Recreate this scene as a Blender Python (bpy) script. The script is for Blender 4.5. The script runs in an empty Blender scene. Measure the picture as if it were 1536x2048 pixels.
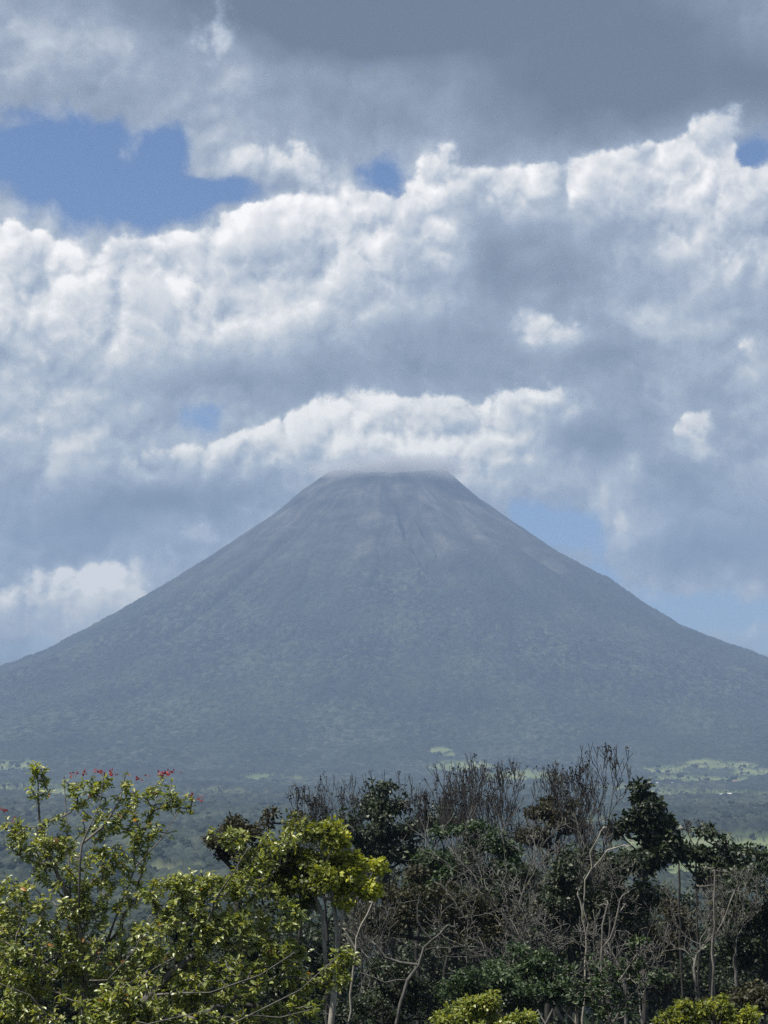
import bpy, math, random
import numpy as np
from mathutils import Vector

SC = bpy.context.scene
COL = SC.collection

# ------------------------------------------------------------------ camera
F = 3200.0                      # focal length in photograph pixels (1536 x 2048)
HORIZON = 1470.0                # picture row of the eye level
PITCH = math.atan((HORIZON - 1024.0) / F)
cam_data = bpy.data.cameras.new('camera')
cam = bpy.data.objects.new('camera', cam_data)
COL.objects.link(cam)
cam_data.sensor_fit = 'VERTICAL'
cam_data.sensor_height = 36.0
cam_data.lens = 36.0 * F / 2048.0
cam_data.clip_start = 0.1
cam_data.clip_end = 60000.0
cam.location = (0.0, 0.0, 0.0)
cam.rotation_euler = (math.pi / 2 + PITCH, 0.0, 0.0)
SC.camera = cam

CP, SP = math.cos(PITCH), math.sin(PITCH)


def ray(px, py):
    """Unit direction in the world of a picture point."""
    a, b = (px - 768.0) / F, (1024.0 - py) / F
    d = np.array([a, CP - b * SP, SP + b * CP])
    return d / np.linalg.norm(d)


def at(px, py, dist):
    """World point seen at a picture point, dist metres ahead (along Y)."""
    d = ray(px, py)
    return d * (dist / d[1])


# ------------------------------------------------------------------ sun and render
SUN_EL, SUN_AZ = math.radians(60.0), math.radians(-112.0)
sun_dir = Vector((math.sin(SUN_AZ) * math.cos(SUN_EL), math.cos(SUN_AZ) * math.cos(SUN_EL), math.sin(SUN_EL)))
sl = bpy.data.lights.new('sun', 'SUN')
sl.energy = 5.0
sl.angle = math.radians(0.5)
sl.color = (1.0, 0.95, 0.86)
sun = bpy.data.objects.new('sun', sl)
sun.rotation_euler = (-sun_dir).to_track_quat('-Z', 'Y').to_euler()
sun.location = sun_dir * 3000.0
COL.objects.link(sun)

SC.view_settings.view_transform = 'Standard'
SC.view_settings.look = 'None'
SC.view_settings.exposure = 0.8
SC.view_settings.gamma = 1.0
SC.view_settings.use_curve_mapping = False
cy = SC.cycles
cy.use_denoising = False
try:
    cy.denoiser = 'OPENIMAGEDENOISE'
    cy.denoising_input_passes = 'RGB_ALBEDO_NORMAL'
except Exception:
    pass
cy.use_adaptive_sampling = True
cy.adaptive_threshold = 0.01
cy.adaptive_min_samples = 8
SC.render.filter_size = 1.15
cy.max_bounces = 6
cy.diffuse_bounces = 3
cy.glossy_bounces = 2
cy.transmission_bounces = 3
cy.volume_bounces = 0
cy.caustics_reflective = False
cy.caustics_refractive = False
cy.sample_clamp_indirect = 4.0


# ------------------------------------------------------------------ node helper
class NT:
    """Small wrapper that writes shader maths as expressions."""
    def __init__(self, tree):
        self.t = tree

    def node(self, typ, **kw):
        n = self.t.nodes.new(typ)
        for k, v in kw.items():
            setattr(n, k, v)
        return n

    def put(self, sock, v):
        if isinstance(v, bpy.types.NodeSocket):
            self.t.links.new(v, sock)
        elif v is not None:
            sock.default_value = v

    def m(self, op, a, b=None, c=None, clamp=False):
        n = self.node('ShaderNodeMath', operation=op, use_clamp=clamp)
        self.put(n.inputs[0], a)
        self.put(n.inputs[1], b)
        self.put(n.inputs[2], c)
        return n.outputs[0]

    def v(self, op, a, b=None, c=None, scale=None):
        n = self.node('ShaderNodeVectorMath', operation=op)
        self.put(n.inputs[0], a)
        self.put(n.inputs[1], b)
        self.put(n.inputs[2], c)
        if scale is not None:
            self.put(n.inputs['Scale'], scale)
        return n.outputs['Value'] if op in ('DOT_PRODUCT', 'LENGTH', 'DISTANCE') else n.outputs[0]

    def noise(self, vec, scale, detail=4.0, rough=0.5, distort=0.0, dims='3D', color=False, lac=2.0, typ='FBM'):
        n = self.node('ShaderNodeTexNoise', noise_dimensions=dims)
        n.noise_type = typ
        self.put(n.inputs['Vector'], vec)
        self.put(n.inputs['Scale'], scale)
        self.put(n.inputs['Detail'], detail)
        self.put(n.inputs['Roughness'], rough)
        self.put(n.inputs['Lacunarity'], lac)
        self.put(n.inputs['Distortion'], distort)
        return n.outputs['Color' if color else 'Fac']

    def voro(self, vec, scale, detail=0.0, rough=0.5, smooth=0.6):
        n = self.node('ShaderNodeTexVoronoi', voronoi_dimensions='3D', feature='SMOOTH_F1')
        n.normalize = True
        self.put(n.inputs['Vector'], vec)
        self.put(n.inputs['Scale'], scale)
        self.put(n.inputs['Detail'], detail)
        self.put(n.inputs['Roughness'], rough)
        self.put(n.inputs['Smoothness'], smooth)
        return n.outputs['Distance']

    def ss(self, x, lo, hi, a=0.0, b=1.0, kind='SMOOTHSTEP'):
        n = self.node('ShaderNodeMapRange', interpolation_type=kind)
        self.put(n.inputs[0], x)
        for i, q in enumerate((lo, hi, a, b)):
            self.put(n.inputs[i + 1], q)
        return n.outputs[0]

    def ramp(self, x, stops, kind='LINEAR'):
        n = self.node('ShaderNodeValToRGB')
        n.color_ramp.interpolation = kind
        el = n.color_ramp.elements
        while len(el) < len(stops):
            el.new(0.5)
        for e, (p, c) in zip(el, stops):
            e.position = p
            e.color = (c[0], c[1], c[2], 1.0)
        self.put(n.inputs[0], x)
        return n.outputs[0]

    def mix(self, f, a, b, blend='MIX'):
        n = self.node('ShaderNodeMix', data_type='RGBA', blend_type=blend)
        self.put(n.inputs['Factor'], f)
        for k, q in ((6, a), (7, b)):
            if isinstance(q, tuple) and len(q) == 3:
                q = (q[0], q[1], q[2], 1.0)
            self.put(n.inputs[k], q)
        return n.outputs[2]

    def xyz(self, x, y, z):
        n = self.node('ShaderNodeCombineXYZ')
        for i, q in enumerate((x, y, z)):
            self.put(n.inputs[i], q)
        return n.outputs[0]


def lin(r, g, b):
    def f(c):
        c /= 255.0
        return c / 12.92 if c <= 0.04045 else ((c + 0.055) / 1.055) ** 2.4
    return (f(r), f(g), f(b))


# ------------------------------------------------------------------ sky with its clouds
world = bpy.data.worlds.new('World')
SC.world = world
world.use_nodes = True
world.cycles.sampling_method = 'NONE'
world.cycles.sample_map_resolution = 512
wt = world.node_tree
wt.nodes.clear()
W = NT(wt)
SKY_STRENGTH = 0.06

tc = W.node('ShaderNodeTexCoord')
DIR = W.v('NORMALIZE', tc.outputs['Generated'])
sky = W.node('ShaderNodeTexSky')
sky.sky_type = 'NISHITA'
sky.sun_disc = False
sky.sun_elevation = SUN_EL
sky.sun_rotation = SUN_AZ
sky.altitude = 300.0
sky.air_density = 1.0
sky.dust_density = 0.6
sky.ozone_density = 2.0

# The clouds live on the sky sphere: S = direction * 32, in hundreds of the
# photograph's pixels, so a cloud of radius 1.0 spans about 1.8 degrees.
S = W.v('SCALE', DIR, scale=32.0)
w1 = W.v('SUBTRACT', W.noise(S, 0.35, 3.0, 0.5, color=True), (0.5, 0.5, 0.5))
w2 = W.v('SUBTRACT', W.noise(S, 1.5, 5.0, 0.58, color=True), (0.5, 0.5, 0.5))
SB = W.v('MULTIPLY_ADD', w2, (0.42, 0.42, 0.42), W.v('MULTIPLY_ADD', w1, (1.3, 1.3, 1.0), S))


def blobs(vec, items, acc=0.0):
    """Sum of soft ellipses on the sky: (picture x, y, radius x, radius y, weight)."""
    for px, py, rx, ry, wgt in items:
        d = ray(px, py) * 32.0
        ir = (100.0 / rx, 0.0, 100.0 / ry)
        p = W.v('MULTIPLY_ADD', vec, ir, (-d[0] * ir[0], 0.0, -d[2] * ir[2]))
        g = W.m('POWER', 0.36788, W.v('DOT_PRODUCT', p, p))
        acc = W.m('MULTIPLY_ADD', g, wgt, acc)
    return acc


HOLES = [(258, 300, 36, 60, -0.42), (100, 340, 70, 22, -0.30), (420, 345, 50, 14, -0.35), (30, 250, 60, 18, -0.25), (40, 300, 150, 75, 1.0), (190, 350, 140, 105, 1.0), (330, 400, 130, 62, 0.9), (470, 385, 90, 30, 0.8),
         (325, 300, 60, 46, 0.8), (520, 250, 60, 18, 0.35), (215, 255, 30, 20, 0.3), (778, 362, 55, 48, 1.0), (735, 112, 22, 22, 0.6), (1508, 316, 46, 38, 1.2),
         (1120, 1060, 95, 50, 1.2), (1030, 1030, 40, 30, 0.4), (1370, 1225, 180, 44, 1.3), (1210, 1160, 60, 45, 0.8), (1500, 1290, 90, 30, 0.5),
         (392, 838, 60, 52, 0.72), (30, 1305, 120, 30, 0.6), (1000, 240, 60, 16, 0.2)]
# heaped clouds: each ellipse is one heap
HEAPS = [(790, 918, 170, 36, 0.9), (20, 532, 75, 85, 1.26), (95, 552, 55, 60, 0.92), (285, 522, 45, 65, 0.92), (190, 592, 110, 75, 1.03), (400, 552, 110, 75, 1.15), (530, 487, 70, 60, 0.92), (650, 492, 110, 75, 1.15), (760, 532, 90, 80, 0.92), (560, 622, 160, 60, 0.69), (850, 430, 60, 85, 1.38), (870, 540, 60, 60, 0.62), (1030, 395, 50, 48, 1.19), (950, 360, 60, 30, 0.75), (1250, 360, 110, 55, 1.38), (1400, 310, 70, 42, 1.12), (1150, 410, 26, 60, 0.62), (1440, 440, 90, 75, 1.38), (1520, 430, 60, 80, 1.0), (1400, 520, 80, 40, 0.62), (1110, 665, 60, 30, 1.12), (1060, 815, 80, 32, 1.38), (600, 880, 75, 45, 1.19), (440, 910, 100, 40, 1.0), (760, 895, 130, 50, 1.12), (880, 860, 110, 55, 1.0), (1000, 935, 110, 30, 0.94), (300, 945, 90, 30, 0.62), (1420, 905, 36, 50, 1.0), (1380, 850, 25, 28, 1.0), (1250, 1050, 63.25, 35.2, 0.98), (1265, 915, 28, 45, 0.75), (60, 1205, 80.5, 66.0, 0.87), (400, 1090, 92.0, 44.0, 0.61), (230, 1195, 80.5, 44.0, 0.61), (1510, 720, 40, 45, 0.75), (90, 770, 80, 45, 0.5), (455, 130, 38, 55, 0.59), (435, 270, 42, 60, 0.43), (520, 335, 130, 28, 0.53), (670, 350, 65, 38, 0.43), (1445, 1252, 51.75, 24.2, 0.72), (1310, 1215, 28.75, 19.8, 0.61), (230, 660, 170, 50, 0.5), (520, 650, 160, 50, 0.45), (700, 870, 60, 40, 0.6), (800, 830, 60, 40, 0.6), (1300, 420, 80, 50, 0.5), (1480, 560, 70, 40, 0.5), (60, 660, 90, 50, 0.5), (1040, 620, 40, 24, 0.4), (100, 880, 110, 40, 0.4)]
DARK = [(1270, 450, 90, 36, -.16), (760, 655, 190, 42, -.14), (1340, 600, 120, 34, -.10), (300, 745, 160, 34, -.10), (480, 560, 60, 30, -.08), (1450, 780, 90, 70, -.08), (800, 10, 520, 80, -.56), (1240, 170, 380, 105, -.46), (1560, 210, 120, 80, -.2), (680, 225, 130, 55, -.12), (60, 190, 180, 28, -.10), (600, 60, 220, 70, -.10),
        (985, 500, 60, 115, -.26), (1130, 560, 130, 70, -.14), (1000, 740, 170, 70, -.14), (720, 725, 180, 40, -.14), (330, 1005, 150, 36, -.24), (180, 1065, 180, 50, -.18), (1190, 885, 100, 42, -.26),
        (1410, 1100, 190, 52, -.22), (1385, 960, 90, 60, -.16), (1240, 700, 90, 36, -.18), (1120, 520, 60, 60, -.1), (1500, 600, 60, 40, -.1), (560, 760, 120, 40, -.08),
        (200, 650, 240, 70, .16), (600, 620, 200, 50, .12), (1310, 640, 110, 50, .10), (60, 840, 150, 80, .14), (120, 80, 130, 40, .14), (790, 905, 190, 34, .14), (250, 760, 150, 50, .05)]
hole = blobs(SB, HOLES)
dark = blobs(SB, DARK)


# billows: rounded puffs with creases between them
SN = W.v('MULTIPLY_ADD', w2, (0.22, 0.22, 0.22), S)
UP = (-0.12, 0.0, 0.20)


def puffs(vec):
    a = W.noise(vec, 0.46, 4.5, 0.0, lac=2.15, typ='RIDGED_MULTIFRACTAL')
    a.node.inputs['Roughness'].default_value = 0.62
    a.node.inputs['Offset'].default_value = 1.0
    a.node.inputs['Gain'].default_value = 1.2
    b = W.noise(vec, 1.7, 3.0, 0.0, lac=2.15, typ='RIDGED_MULTIFRACTAL')
    b.node.inputs['Roughness'].default_value = 0.6
    b.node.inputs['Offset'].default_value = 1.0
    b.node.inputs['Gain'].default_value = 1.2
    return W.m('MULTIPLY_ADD', b, -0.085, W.m('MULTIPLY', a, -0.40))


# heaps: their sum, and on which side of each heap the point lies (top +, foot -)
mass, top = 0.0, 0.0
for px, py, rx, ry, wgt in HEAPS:
    d = ray(px, py) * 32.0
    k = 1.30
    ir = (100.0 / (rx * k), 0.0, 100.0 / (ry * k))
    p = W.v('MULTIPLY_ADD', SB, ir, (-d[0] * ir[0], 0.0, -d[2] * ir[2]))
    g = W.m('MULTIPLY', W.m('POWER', 0.36788, W.v('DOT_PRODUCT', p, p)), wgt)
    mass = W.m('ADD', g, mass)
    top = W.m('MULTIPLY_ADD', g, W.v('DOT_PRODUCT', p, (-0.35, 0.0, 1.0)), top)

pf0 = puffs(SN)
pf1 = puffs(W.v('ADD', SN, UP))
micro = W.m('SUBTRACT', pf0, pf1)
fine = W.m('SUBTRACT', W.noise(S, 2.6, 7.0, 0.62), 0.5)
low = W.m('SUBTRACT', W.noise(S, 0.55, 6.0, 0.6, 0.3), 0.5)
edge_n = W.noise(S, 1.3, 8.0, 0.6)
alpha = W.ss(W.m('ADD', W.m('MULTIPLY_ADD', hole, -1.0, 1.0), W.m('MULTIPLY_ADD', edge_n, 1.5, -0.75)), 0.12, 0.72)
# grey veil behind and between the heaps
veil = W.m('MULTIPLY_ADD', low, W.m('MULTIPLY_ADD', dark, 0.8, 0.62), dark)
veil = W.m('MULTIPLY_ADD', micro, W.m('MULTIPLY_ADD', dark, 0.9, 0.32, clamp=True), W.m('ADD', veil, 0.425))
veil = W.m('MULTIPLY_ADD', mass, 0.14, veil)
# the heaps: crisp at the top, melting away at the foot
hf = W.m('MULTIPLY_ADD', hole, -0.85, W.m('MULTIPLY_ADD', fine, 0.62, W.m('ADD', mass, pf0)))
topw = W.m('DIVIDE', top, W.m('ADD', mass, 0.25))
wide = W.ss(topw, -0.5, 0.5, 1.15, 0.16)
ha = W.ss(hf, -0.20, wide)
topn = W.m('DIVIDE', top, W.m('ADD', mass, 0.25))
hs = W.m('MULTIPLY_ADD', topn, 0.26, 0.67)  # light painted into the heaps: tops brighter, feet darker
hs = W.m('MULTIPLY_ADD', micro, 0.62, hs)
hs = W.m('MULTIPLY_ADD', fine, 0.20, hs)
hs = W.m('MULTIPLY_ADD', low, 0.55, W.m('MULTIPLY_ADD', dark, 0.75, hs))
hs = W.m('MAXIMUM', W.m('MINIMUM', hs, 1.0), 0.36)
ramp_stops = [(0.0, lin(84, 96, 110)), (0.18, lin(108, 121, 136)), (0.40, lin(136, 148, 166)), (0.60, lin(170, 180, 192)),
              (0.80, lin(214, 216, 218)), (1.0, (0.92, 0.92, 0.92))]
tot = W.m('MULTIPLY_ADD', ha, W.m('SUBTRACT', hs, veil), veil)
# clouds near the horizon painted with more contrast and warmth, offsetting the haze
sz = W.node('ShaderNodeSeparateXYZ')
W.put(sz.inputs[0], DIR)
low_sky = W.ss(sz.outputs[2], 0.06, 0.34, 1.0, 0.0)
tot = W.m('ADD', W.m('MULTIPLY', W.m('SUBTRACT', tot, 0.48), W.m('MULTIPLY_ADD', low_sky, 0.45, 1.05)), 0.49)
cloud = W.ramp(tot, ramp_stops)
alpha = W.m('MAXIMUM', alpha, ha)
cloud = W.v('MULTIPLY', cloud, W.mix(low_sky, (1.05, 1.01, 0.95), (1.12, 1.06, 0.88)))
cloud10 = W.v('SCALE', cloud, scale=0.79 / SKY_STRENGTH)
blue = W.v('MULTIPLY', sky.outputs[0], (0.76, 0.91, 1.12))
sky_colour = W.mix(alpha, blue, cloud10)
wo = W.node('ShaderNodeOutputWorld')
bg = W.node('ShaderNodeBackground')
bg.inputs['Strength'].default_value = SKY_STRENGTH
W.put(bg.inputs['Color'], sky_colour)
wt.links.new(bg.outputs[0], wo.inputs['Surface'])

# ------------------------------------------------------------------ noise in numpy
def _h(ix, iy, seed):
    n = (ix * 374761393 + iy * 668265263 + seed * 982451653) & 0xFFFFFFFF
    n = ((n ^ (n >> 13)) * 1274126177) & 0xFFFFFFFF
    n = ((n ^ (n >> 16)) * 2246822519) & 0xFFFFFFFF
    return ((n ^ (n >> 15)) & 0xFFFFFF) / float(0xFFFFFF)


def perlin(x, y, seed=0):
    x0, y0 = np.floor(x), np.floor(y)
    fx, fy = x - x0, y - y0
    ix, iy = x0.astype(np.int64), y0.astype(np.int64)
    u = fx * fx * fx * (fx * (fx * 6 - 15) + 10)
    v = fy * fy * fy * (fy * (fy * 6 - 15) + 10)
    out = []
    for j in (0, 1):
        for i in (0, 1):
            a = _h(ix + i, iy + j, seed) * (2 * math.pi)
            out.append(np.cos(a) * (fx - i) + np.sin(a) * (fy - j))
    return ((out[0] * (1 - u) + out[1] * u) * (1 - v) + (out[2] * (1 - u) + out[3] * u) * v) * 1.41


def fbm(x, y, octv=4, seed=0, gain=0.5):
    s, a, t = 0.0, 1.0, 0.0
    for k in range(octv):
        s = s + a * perlin(x * 2 ** k + 17.3 * k, y * 2 ** k - 9.1 * k, seed + k)
        t += a
        a *= gain
    return s / t


def canopy(x, y, cell, seed=0):
    """Rounded tree crowns of differing height packed side by side (0..1)."""
    gx, gy = x / cell, y / cell
    ix, iy = np.floor(gx).astype(np.int64), np.floor(gy).astype(np.int64)
    best = np.zeros_like(gx)
    for j in (-1, 0, 1):
        for i in (-1, 0, 1):
            cx, cyy = ix + i, iy + j
            dx = cx + _h(cx, cyy, seed) - gx
            dy = cyy + _h(cx, cyy, seed + 1) - gy
            hh = 0.55 + 0.45 * _h(cx, cyy, seed + 2)
            d2 = (dx * dx + dy * dy) / (0.85 * hh) ** 2
            best = np.maximum(best, hh * np.sqrt(np.clip(1 - d2, 0, 1)))
    return best


def sstep(a, b, x):
    t = np.clip((x - a) / (b - a), 0, 1)
    return t * t * (3 - 2 * t)


# ------------------------------------------------------------------ terrain shape
VX, VY = 15.0, 7000.0           # axis of the volcano
VALLEY = -132.0
R_L = [0, 120, 248, 264, 383, 514, 820, 1170, 1476, 1695, 2100, 2700, 3500, 5000, 20000]
H_L = [1120, 1130, 1152, 1148, 1056, 942, 724, 494, 328, 240, 145, 95, 20, -60, -100]
R_R = [0, 120, 250, 272, 405, 602, 777, 973, 1127, 1280, 1433, 1665, 2100, 2700, 3500, 5000, 20000]
H_R = [1120, 1130, 1154, 1148, 1028, 884, 760, 652, 532, 432, 372, 286, 185, 105, 20, -60, -100]
R_F = [0, 120, 246, 264, 383, 514, 800, 1100, 1450, 1750, 2100, 2400, 2700, 3000, 3400, 5000, 20000]
H_F = [1085, 1095, 1112, 1106, 1032, 940, 745, 560, 375, 225, 75, -20, -78, -108, -126, -134, -134]


def base_height(x, y):
    vx, vy = x - VX, y - VY
    r = np.hypot(vx, vy) + 1e-6
    c = vx / r
    w = sstep(-0.8, 0.8, c)
    side = np.interp(r, R_L, H_L) * (1 - w) + np.interp(r, R_R, H_R) * w
    fr = np.clip(-vy / r, 0, 1) ** 2
    cone = side * (1 - fr) + np.interp(r, R_F, H_F) * fr
    # ribs and gullies running down the flanks
    th = np.arctan2(vx, -vy)
    up = sstep(180, 520, r) * (1 - sstep(1700, 2800, r))
    wob = th + 0.05 * perlin(r / 260.0, th * 3.0, 31)
    ribs = fbm(wob * 9.0, r / 2600.0, 4, 5)
    spur = np.abs(perlin(wob * 16.0, r / 1500.0, 15))
    cone = cone + up * (ribs * 22.0 + (0.25 - spur) * 5.0) * np.clip(r / 800.0, 0.25, 1.2)
    cone = cone + 11.0 * fbm(x / 190.0, y / 190.0, 5, 8, 0.6) * sstep(250, 500, r)
    cone = cone + sstep(320, 200, r) * 9.0 * perlin(th * 4.0, r / 120.0, 77)
    # two dark ravines on the near side
    for t0, ra, rb, dep, wid, bend in ((0.10, 520, 1080, 48, 24, 0.18), (0.21, 600, 1020, 34, 17, 0.10), 
                                       (-0.62, 500, 1500, 26, 30, 0.10), (-0.9, 700, 1700, 26, 36, -0.05), (0.75, 500, 1300, 14, 26, 0.08)):
        tc0 = t0 + bend * (r - ra) / (rb - ra) * 0.5
        off = (th - tc0) * r + 9 * perlin(r / 70.0, t0 * 50, 3)
        cone = cone - 1.7 * dep * np.exp(-(off / wid) ** 2) * sstep(ra - 60, ra + 120, r) * sstep(rb + 80, rb - 120, r)
    # valley floor, low hills
    d = np.hypot(x, y)
    val = VALLEY + 8.0 * fbm(x / 520.0, y / 520.0, 3, 21) * sstep(700, 1500, d)
    val = val + 16.0 * np.exp(-((y - 2450 - 90 * perlin(x / 500.0, y * 0, 4)) / 260.0) ** 2) * (0.55 + 0.5 * perlin(x / 430.0 + 3.1, y * 0, 9))
    val = val + 14.0 * np.exp(-(((x + 230) / 150.0) ** 2 + ((y - 1750) / 160.0) ** 2))
    z = np.maximum(cone, val)
    k = np.clip(0.5 + 0.5 * (cone - val) / 40.0, 0, 1)
    z = np.where(np.abs(cone - val) < 40.0, val * (1 - k) + cone * k + 40.0 * k * (1 - k), z)
    # the hillside in front of the camera
    hill = -1.75 - 0.20 * np.clip(d - 6.0, 0, None) + 1.2 * fbm(x / 28.0, y / 28.0, 3, 41) * sstep(10, 40, d)
    hill = np.where(y < 0, np.maximum(hill, -1.75 - 0.06 * d), hill)
    k = np.clip(0.5 + 0.5 * (hill - z) / 16.0, 0, 1)
    z = np.where(np.abs(hill - z) < 16.0, z * (1 - k) + hill * k + 16.0 * k * (1 - k), np.maximum(z, hill))
    return z


def ground_z(x, y):
    return float(base_height(np.array([float(x)]), np.array([float(y)]))[0])


def on_ground(px, py):
    """Where the sight line of a picture point meets the terrain."""
    d = ray(px, py)
    t = np.concatenate([np.arange(20, 400, 2.0), np.arange(400, 9000, 5.0)])
    p = d[None, :] * t[:, None]
    z = base_height(p[:, 0], p[:, 1])
    hit = np.nonzero(p[:, 2] <= z)[0]
    k = hit[0] if len(hit) else -1
    return p[k]


# clearings: pastures in the forest, as (picture x, y, half width, half depth in metres)
PASTURES = [(1330, 1545, 60, 120), (1430, 1533, 120, 110), (1530, 1548, 110, 110), (1400, 1562, 130, 120), (1240, 1586, 90, 200), (1180, 1590, 60, 100),
            (1380, 1592, 120, 160), (1490, 1588, 100, 160), (1300, 1575, 60, 120),
            (880, 1506, 50, 70), (925, 1535, 90, 120), (520, 1557, 55, 70), (590, 1560, 26, 60), (20, 1535, 90, 120), (70, 1580, 130, 200), (150, 1590, 80, 160),
            (1480, 1692, 150, 130), (1400, 1706, 130, 120), (1560, 1710, 130, 120), (1350, 1740, 90, 80), (1480, 1755, 130, 80),
            (300, 1762, 40, 40), (1190, 1655, 40, 80), (430, 1590, 70, 160), (1040, 1560, 120, 200)]


def forest_mask(x, y):
    f = np.ones_like(x)
    wx = x + 40.0 * fbm(x / 90.0, y / 90.0, 3, 61)
    wy = y + 60.0 * fbm(x / 90.0, y / 90.0, 3, 67)
    for cx, cyy, rx, ry in PAST:
        q = ((wx - cx) / rx) ** 2 + ((wy - cyy) / ry) ** 2
        f = np.minimum(f, sstep(0.75, 1.0, q))
    # strips of trees crossing the clearings
    hedge = np.abs(perlin(x / 75.0, y / 170.0, 90))
    return np.maximum(f, sstep(0.07, 0.02, hedge) * (y > 1900) * 0.9)


PAST = []
for _px, _py, _rx, _ry in PASTURES:
    _p = on_ground(_px, _py)
    PAST.append((_p[0], _p[1], _rx, _ry))


def build_terrain():
    # a fan of points round the viewpoint, dense towards the volcano
    az = np.concatenate([np.linspace(-180, -26, 40, endpoint=False), np.linspace(-26, -15.5, 40, endpoint=False),
                         np.linspace(-15.5, 15.5, 1080, endpoint=False), np.linspace(15.5, 26, 40, endpoint=False),
                         np.linspace(26, 180, 40)])
    rr = np.concatenate([[0.5], np.linspace(3, 130, 60, endpoint=False), np.geomspace(130, 1000, 130, endpoint=False),
                         np.geomspace(1000, 4300, 430, endpoint=False), np.linspace(4300, 7100, 640, endpoint=False),
                         np.geomspace(7100, 9800, 22)])
    A, R = np.meshgrid(np.radians(az), rr)
    x, y = (np.sin(A) * R).ravel(), (np.cos(A) * R).ravel()
    z = base_height(x, y)
    rv = np.hypot(x - VX, y - VY)
    f = forest_mask(x, y)
    d = np.hypot(x, y)
    f = np.where(d < 430, 1.0, f)
    big = np.where(d < 2900, canopy(x, y, 12.0, 11), canopy(x, y, 17.0, 11))
    small = canopy(x + 5, y, 9.0, 23)
    tall = np.where(rv < 3300, 9.0, 12.0) * sstep(420, 620, d)
    tall = tall * (0.15 + 0.85 * sstep(500, 1250, rv + 160 * fbm(x / 200.0, y / 200.0, 3, 71)))
    tall = tall * np.clip(0.9 + 0.9 * fbm(x / 140.0, y / 140.0, 3, 52), 0.35, 1.5)
    z = z + f * tall * (0.25 * (f > 0.5) + 0.75 * big + 0.3 * small)
    nr, na = len(rr), len(az)
    co = np.column_stack([x, y, z])
    i = np.arange(nr - 1)[:, None] * na + np.arange(na - 1)[None, :]
    quads = np.stack([i, i + 1, i + na + 1, i + na], -1).reshape(-1, 4)[:, ::-1]
    # upper slopes: 1 = bare ash and scrub, 0 = forest
    rock = sstep(1250, 450, rv + 330 * fbm(np.arctan2(x - VX, VY - y) * 6.0, rv / 500.0, 4, 55))
    centre = co[quads[:, 0]]
    is_vol = np.hypot(centre[:, 0] - VX, centre[:, 1] - VY) < 3150
    amp = np.clip(0.8 + 1.1 * fbm(x / 520.0, y / 520.0, 3, 57), 0.2, 1.35) * (0.45 + 0.55 * sstep(250, 760, np.hypot(x - 640, (y - 6300) * 0.7)))  # tint flattened on the right flank, painting in the look of cloud shadow
    tint = 0.48 + amp * (0.4 * fbm(x / 24.0, y / 24.0, 3, 44) + 0.35 * (_h(np.floor(x / 17).astype(np.int64), np.floor(y / 17).astype(np.int64), 5) - 0.5)) + 0.34 * fbm(x / 260.0, y / 300.0, 4, 49)
    for name, sel, mat, lab in (('volcano', is_vol, M_TERRAIN, None), ('ground', ~is_vol, M_TERRAIN, None)):
        q = quads[sel]
        used, inv = np.unique(q.ravel(), return_inverse=True)
        me = mesh_from(name, co[used], inv.reshape(-1, 4), mat, smooth=True)
        for an, arr in (('forest', f), ('rock', rock), ('tint', tint)):
            at_ = me.attributes.new(an, 'FLOAT', 'POINT')
            at_.data.foreach_set('value', arr[used].astype(np.float32))
        o = bpy.data.objects.new(name, me)
        COL.objects.link(o)
        o['kind'] = 'structure'


def mesh_from(name, co, faces, mat, smooth=False):
    """Mesh from arrays; faces is an (n, k) array or a list of such arrays."""
    me = bpy.data.meshes.new(name)
    if not isinstance(faces, list):
        faces = [faces]
    faces = [f for f in faces if len(f)]
    me.vertices.add(len(co))
    me.vertices.foreach_set('co', np.ascontiguousarray(co, dtype=np.float32).ravel())
    nl = sum(f.size for f in faces)
    nf = sum(len(f) for f in faces)
    me.loops.add(nl)
    me.loops.foreach_set('vertex_index', np.concatenate([f.ravel() for f in faces]).astype(np.int32))
    me.polygons.add(nf)
    tot = np.concatenate([np.full(len(f), f.shape[1]) for f in faces])
    start = np.concatenate([[0], np.cumsum(tot)[:-1]])
    me.polygons.foreach_set('loop_start', start.astype(np.int32))
    me.polygons.foreach_set('use_smooth', np.full(nf, smooth))
    me.update(calc_edges=True)
    me.validate()
    if mat is not None:
        me.materials.append(mat)
    return me


# ------------------------------------------------------------------ materials
def new_mat(name):
    m = bpy.data.materials.new(name)
    m.use_nodes = True
    m.node_tree.nodes.clear()
    return m, NT(m.node_tree)


def finish(m, n, shader):
    o = n.node('ShaderNodeOutputMaterial')
    m.node_tree.links.new(shader, o.inputs['Surface'])
    return m


def bsdf(n, col, rough=0.8, spec=0.3, normal=None):
    b = n.node('ShaderNodeBsdfPrincipled')
    if isinstance(col, tuple):
        col = (col[0], col[1], col[2], 1.0)
    n.put(b.inputs['Base Color'], col)
    n.put(b.inputs['Roughness'], rough)
    n.put(b.inputs['Specular IOR Level'], spec)
    if normal is not None:
        n.put(b.inputs['Normal'], normal)
    return b.outputs[0]


def attr(n, name):
    return n.node('ShaderNodeAttribute', attribute_name=name).outputs['Fac']


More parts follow.
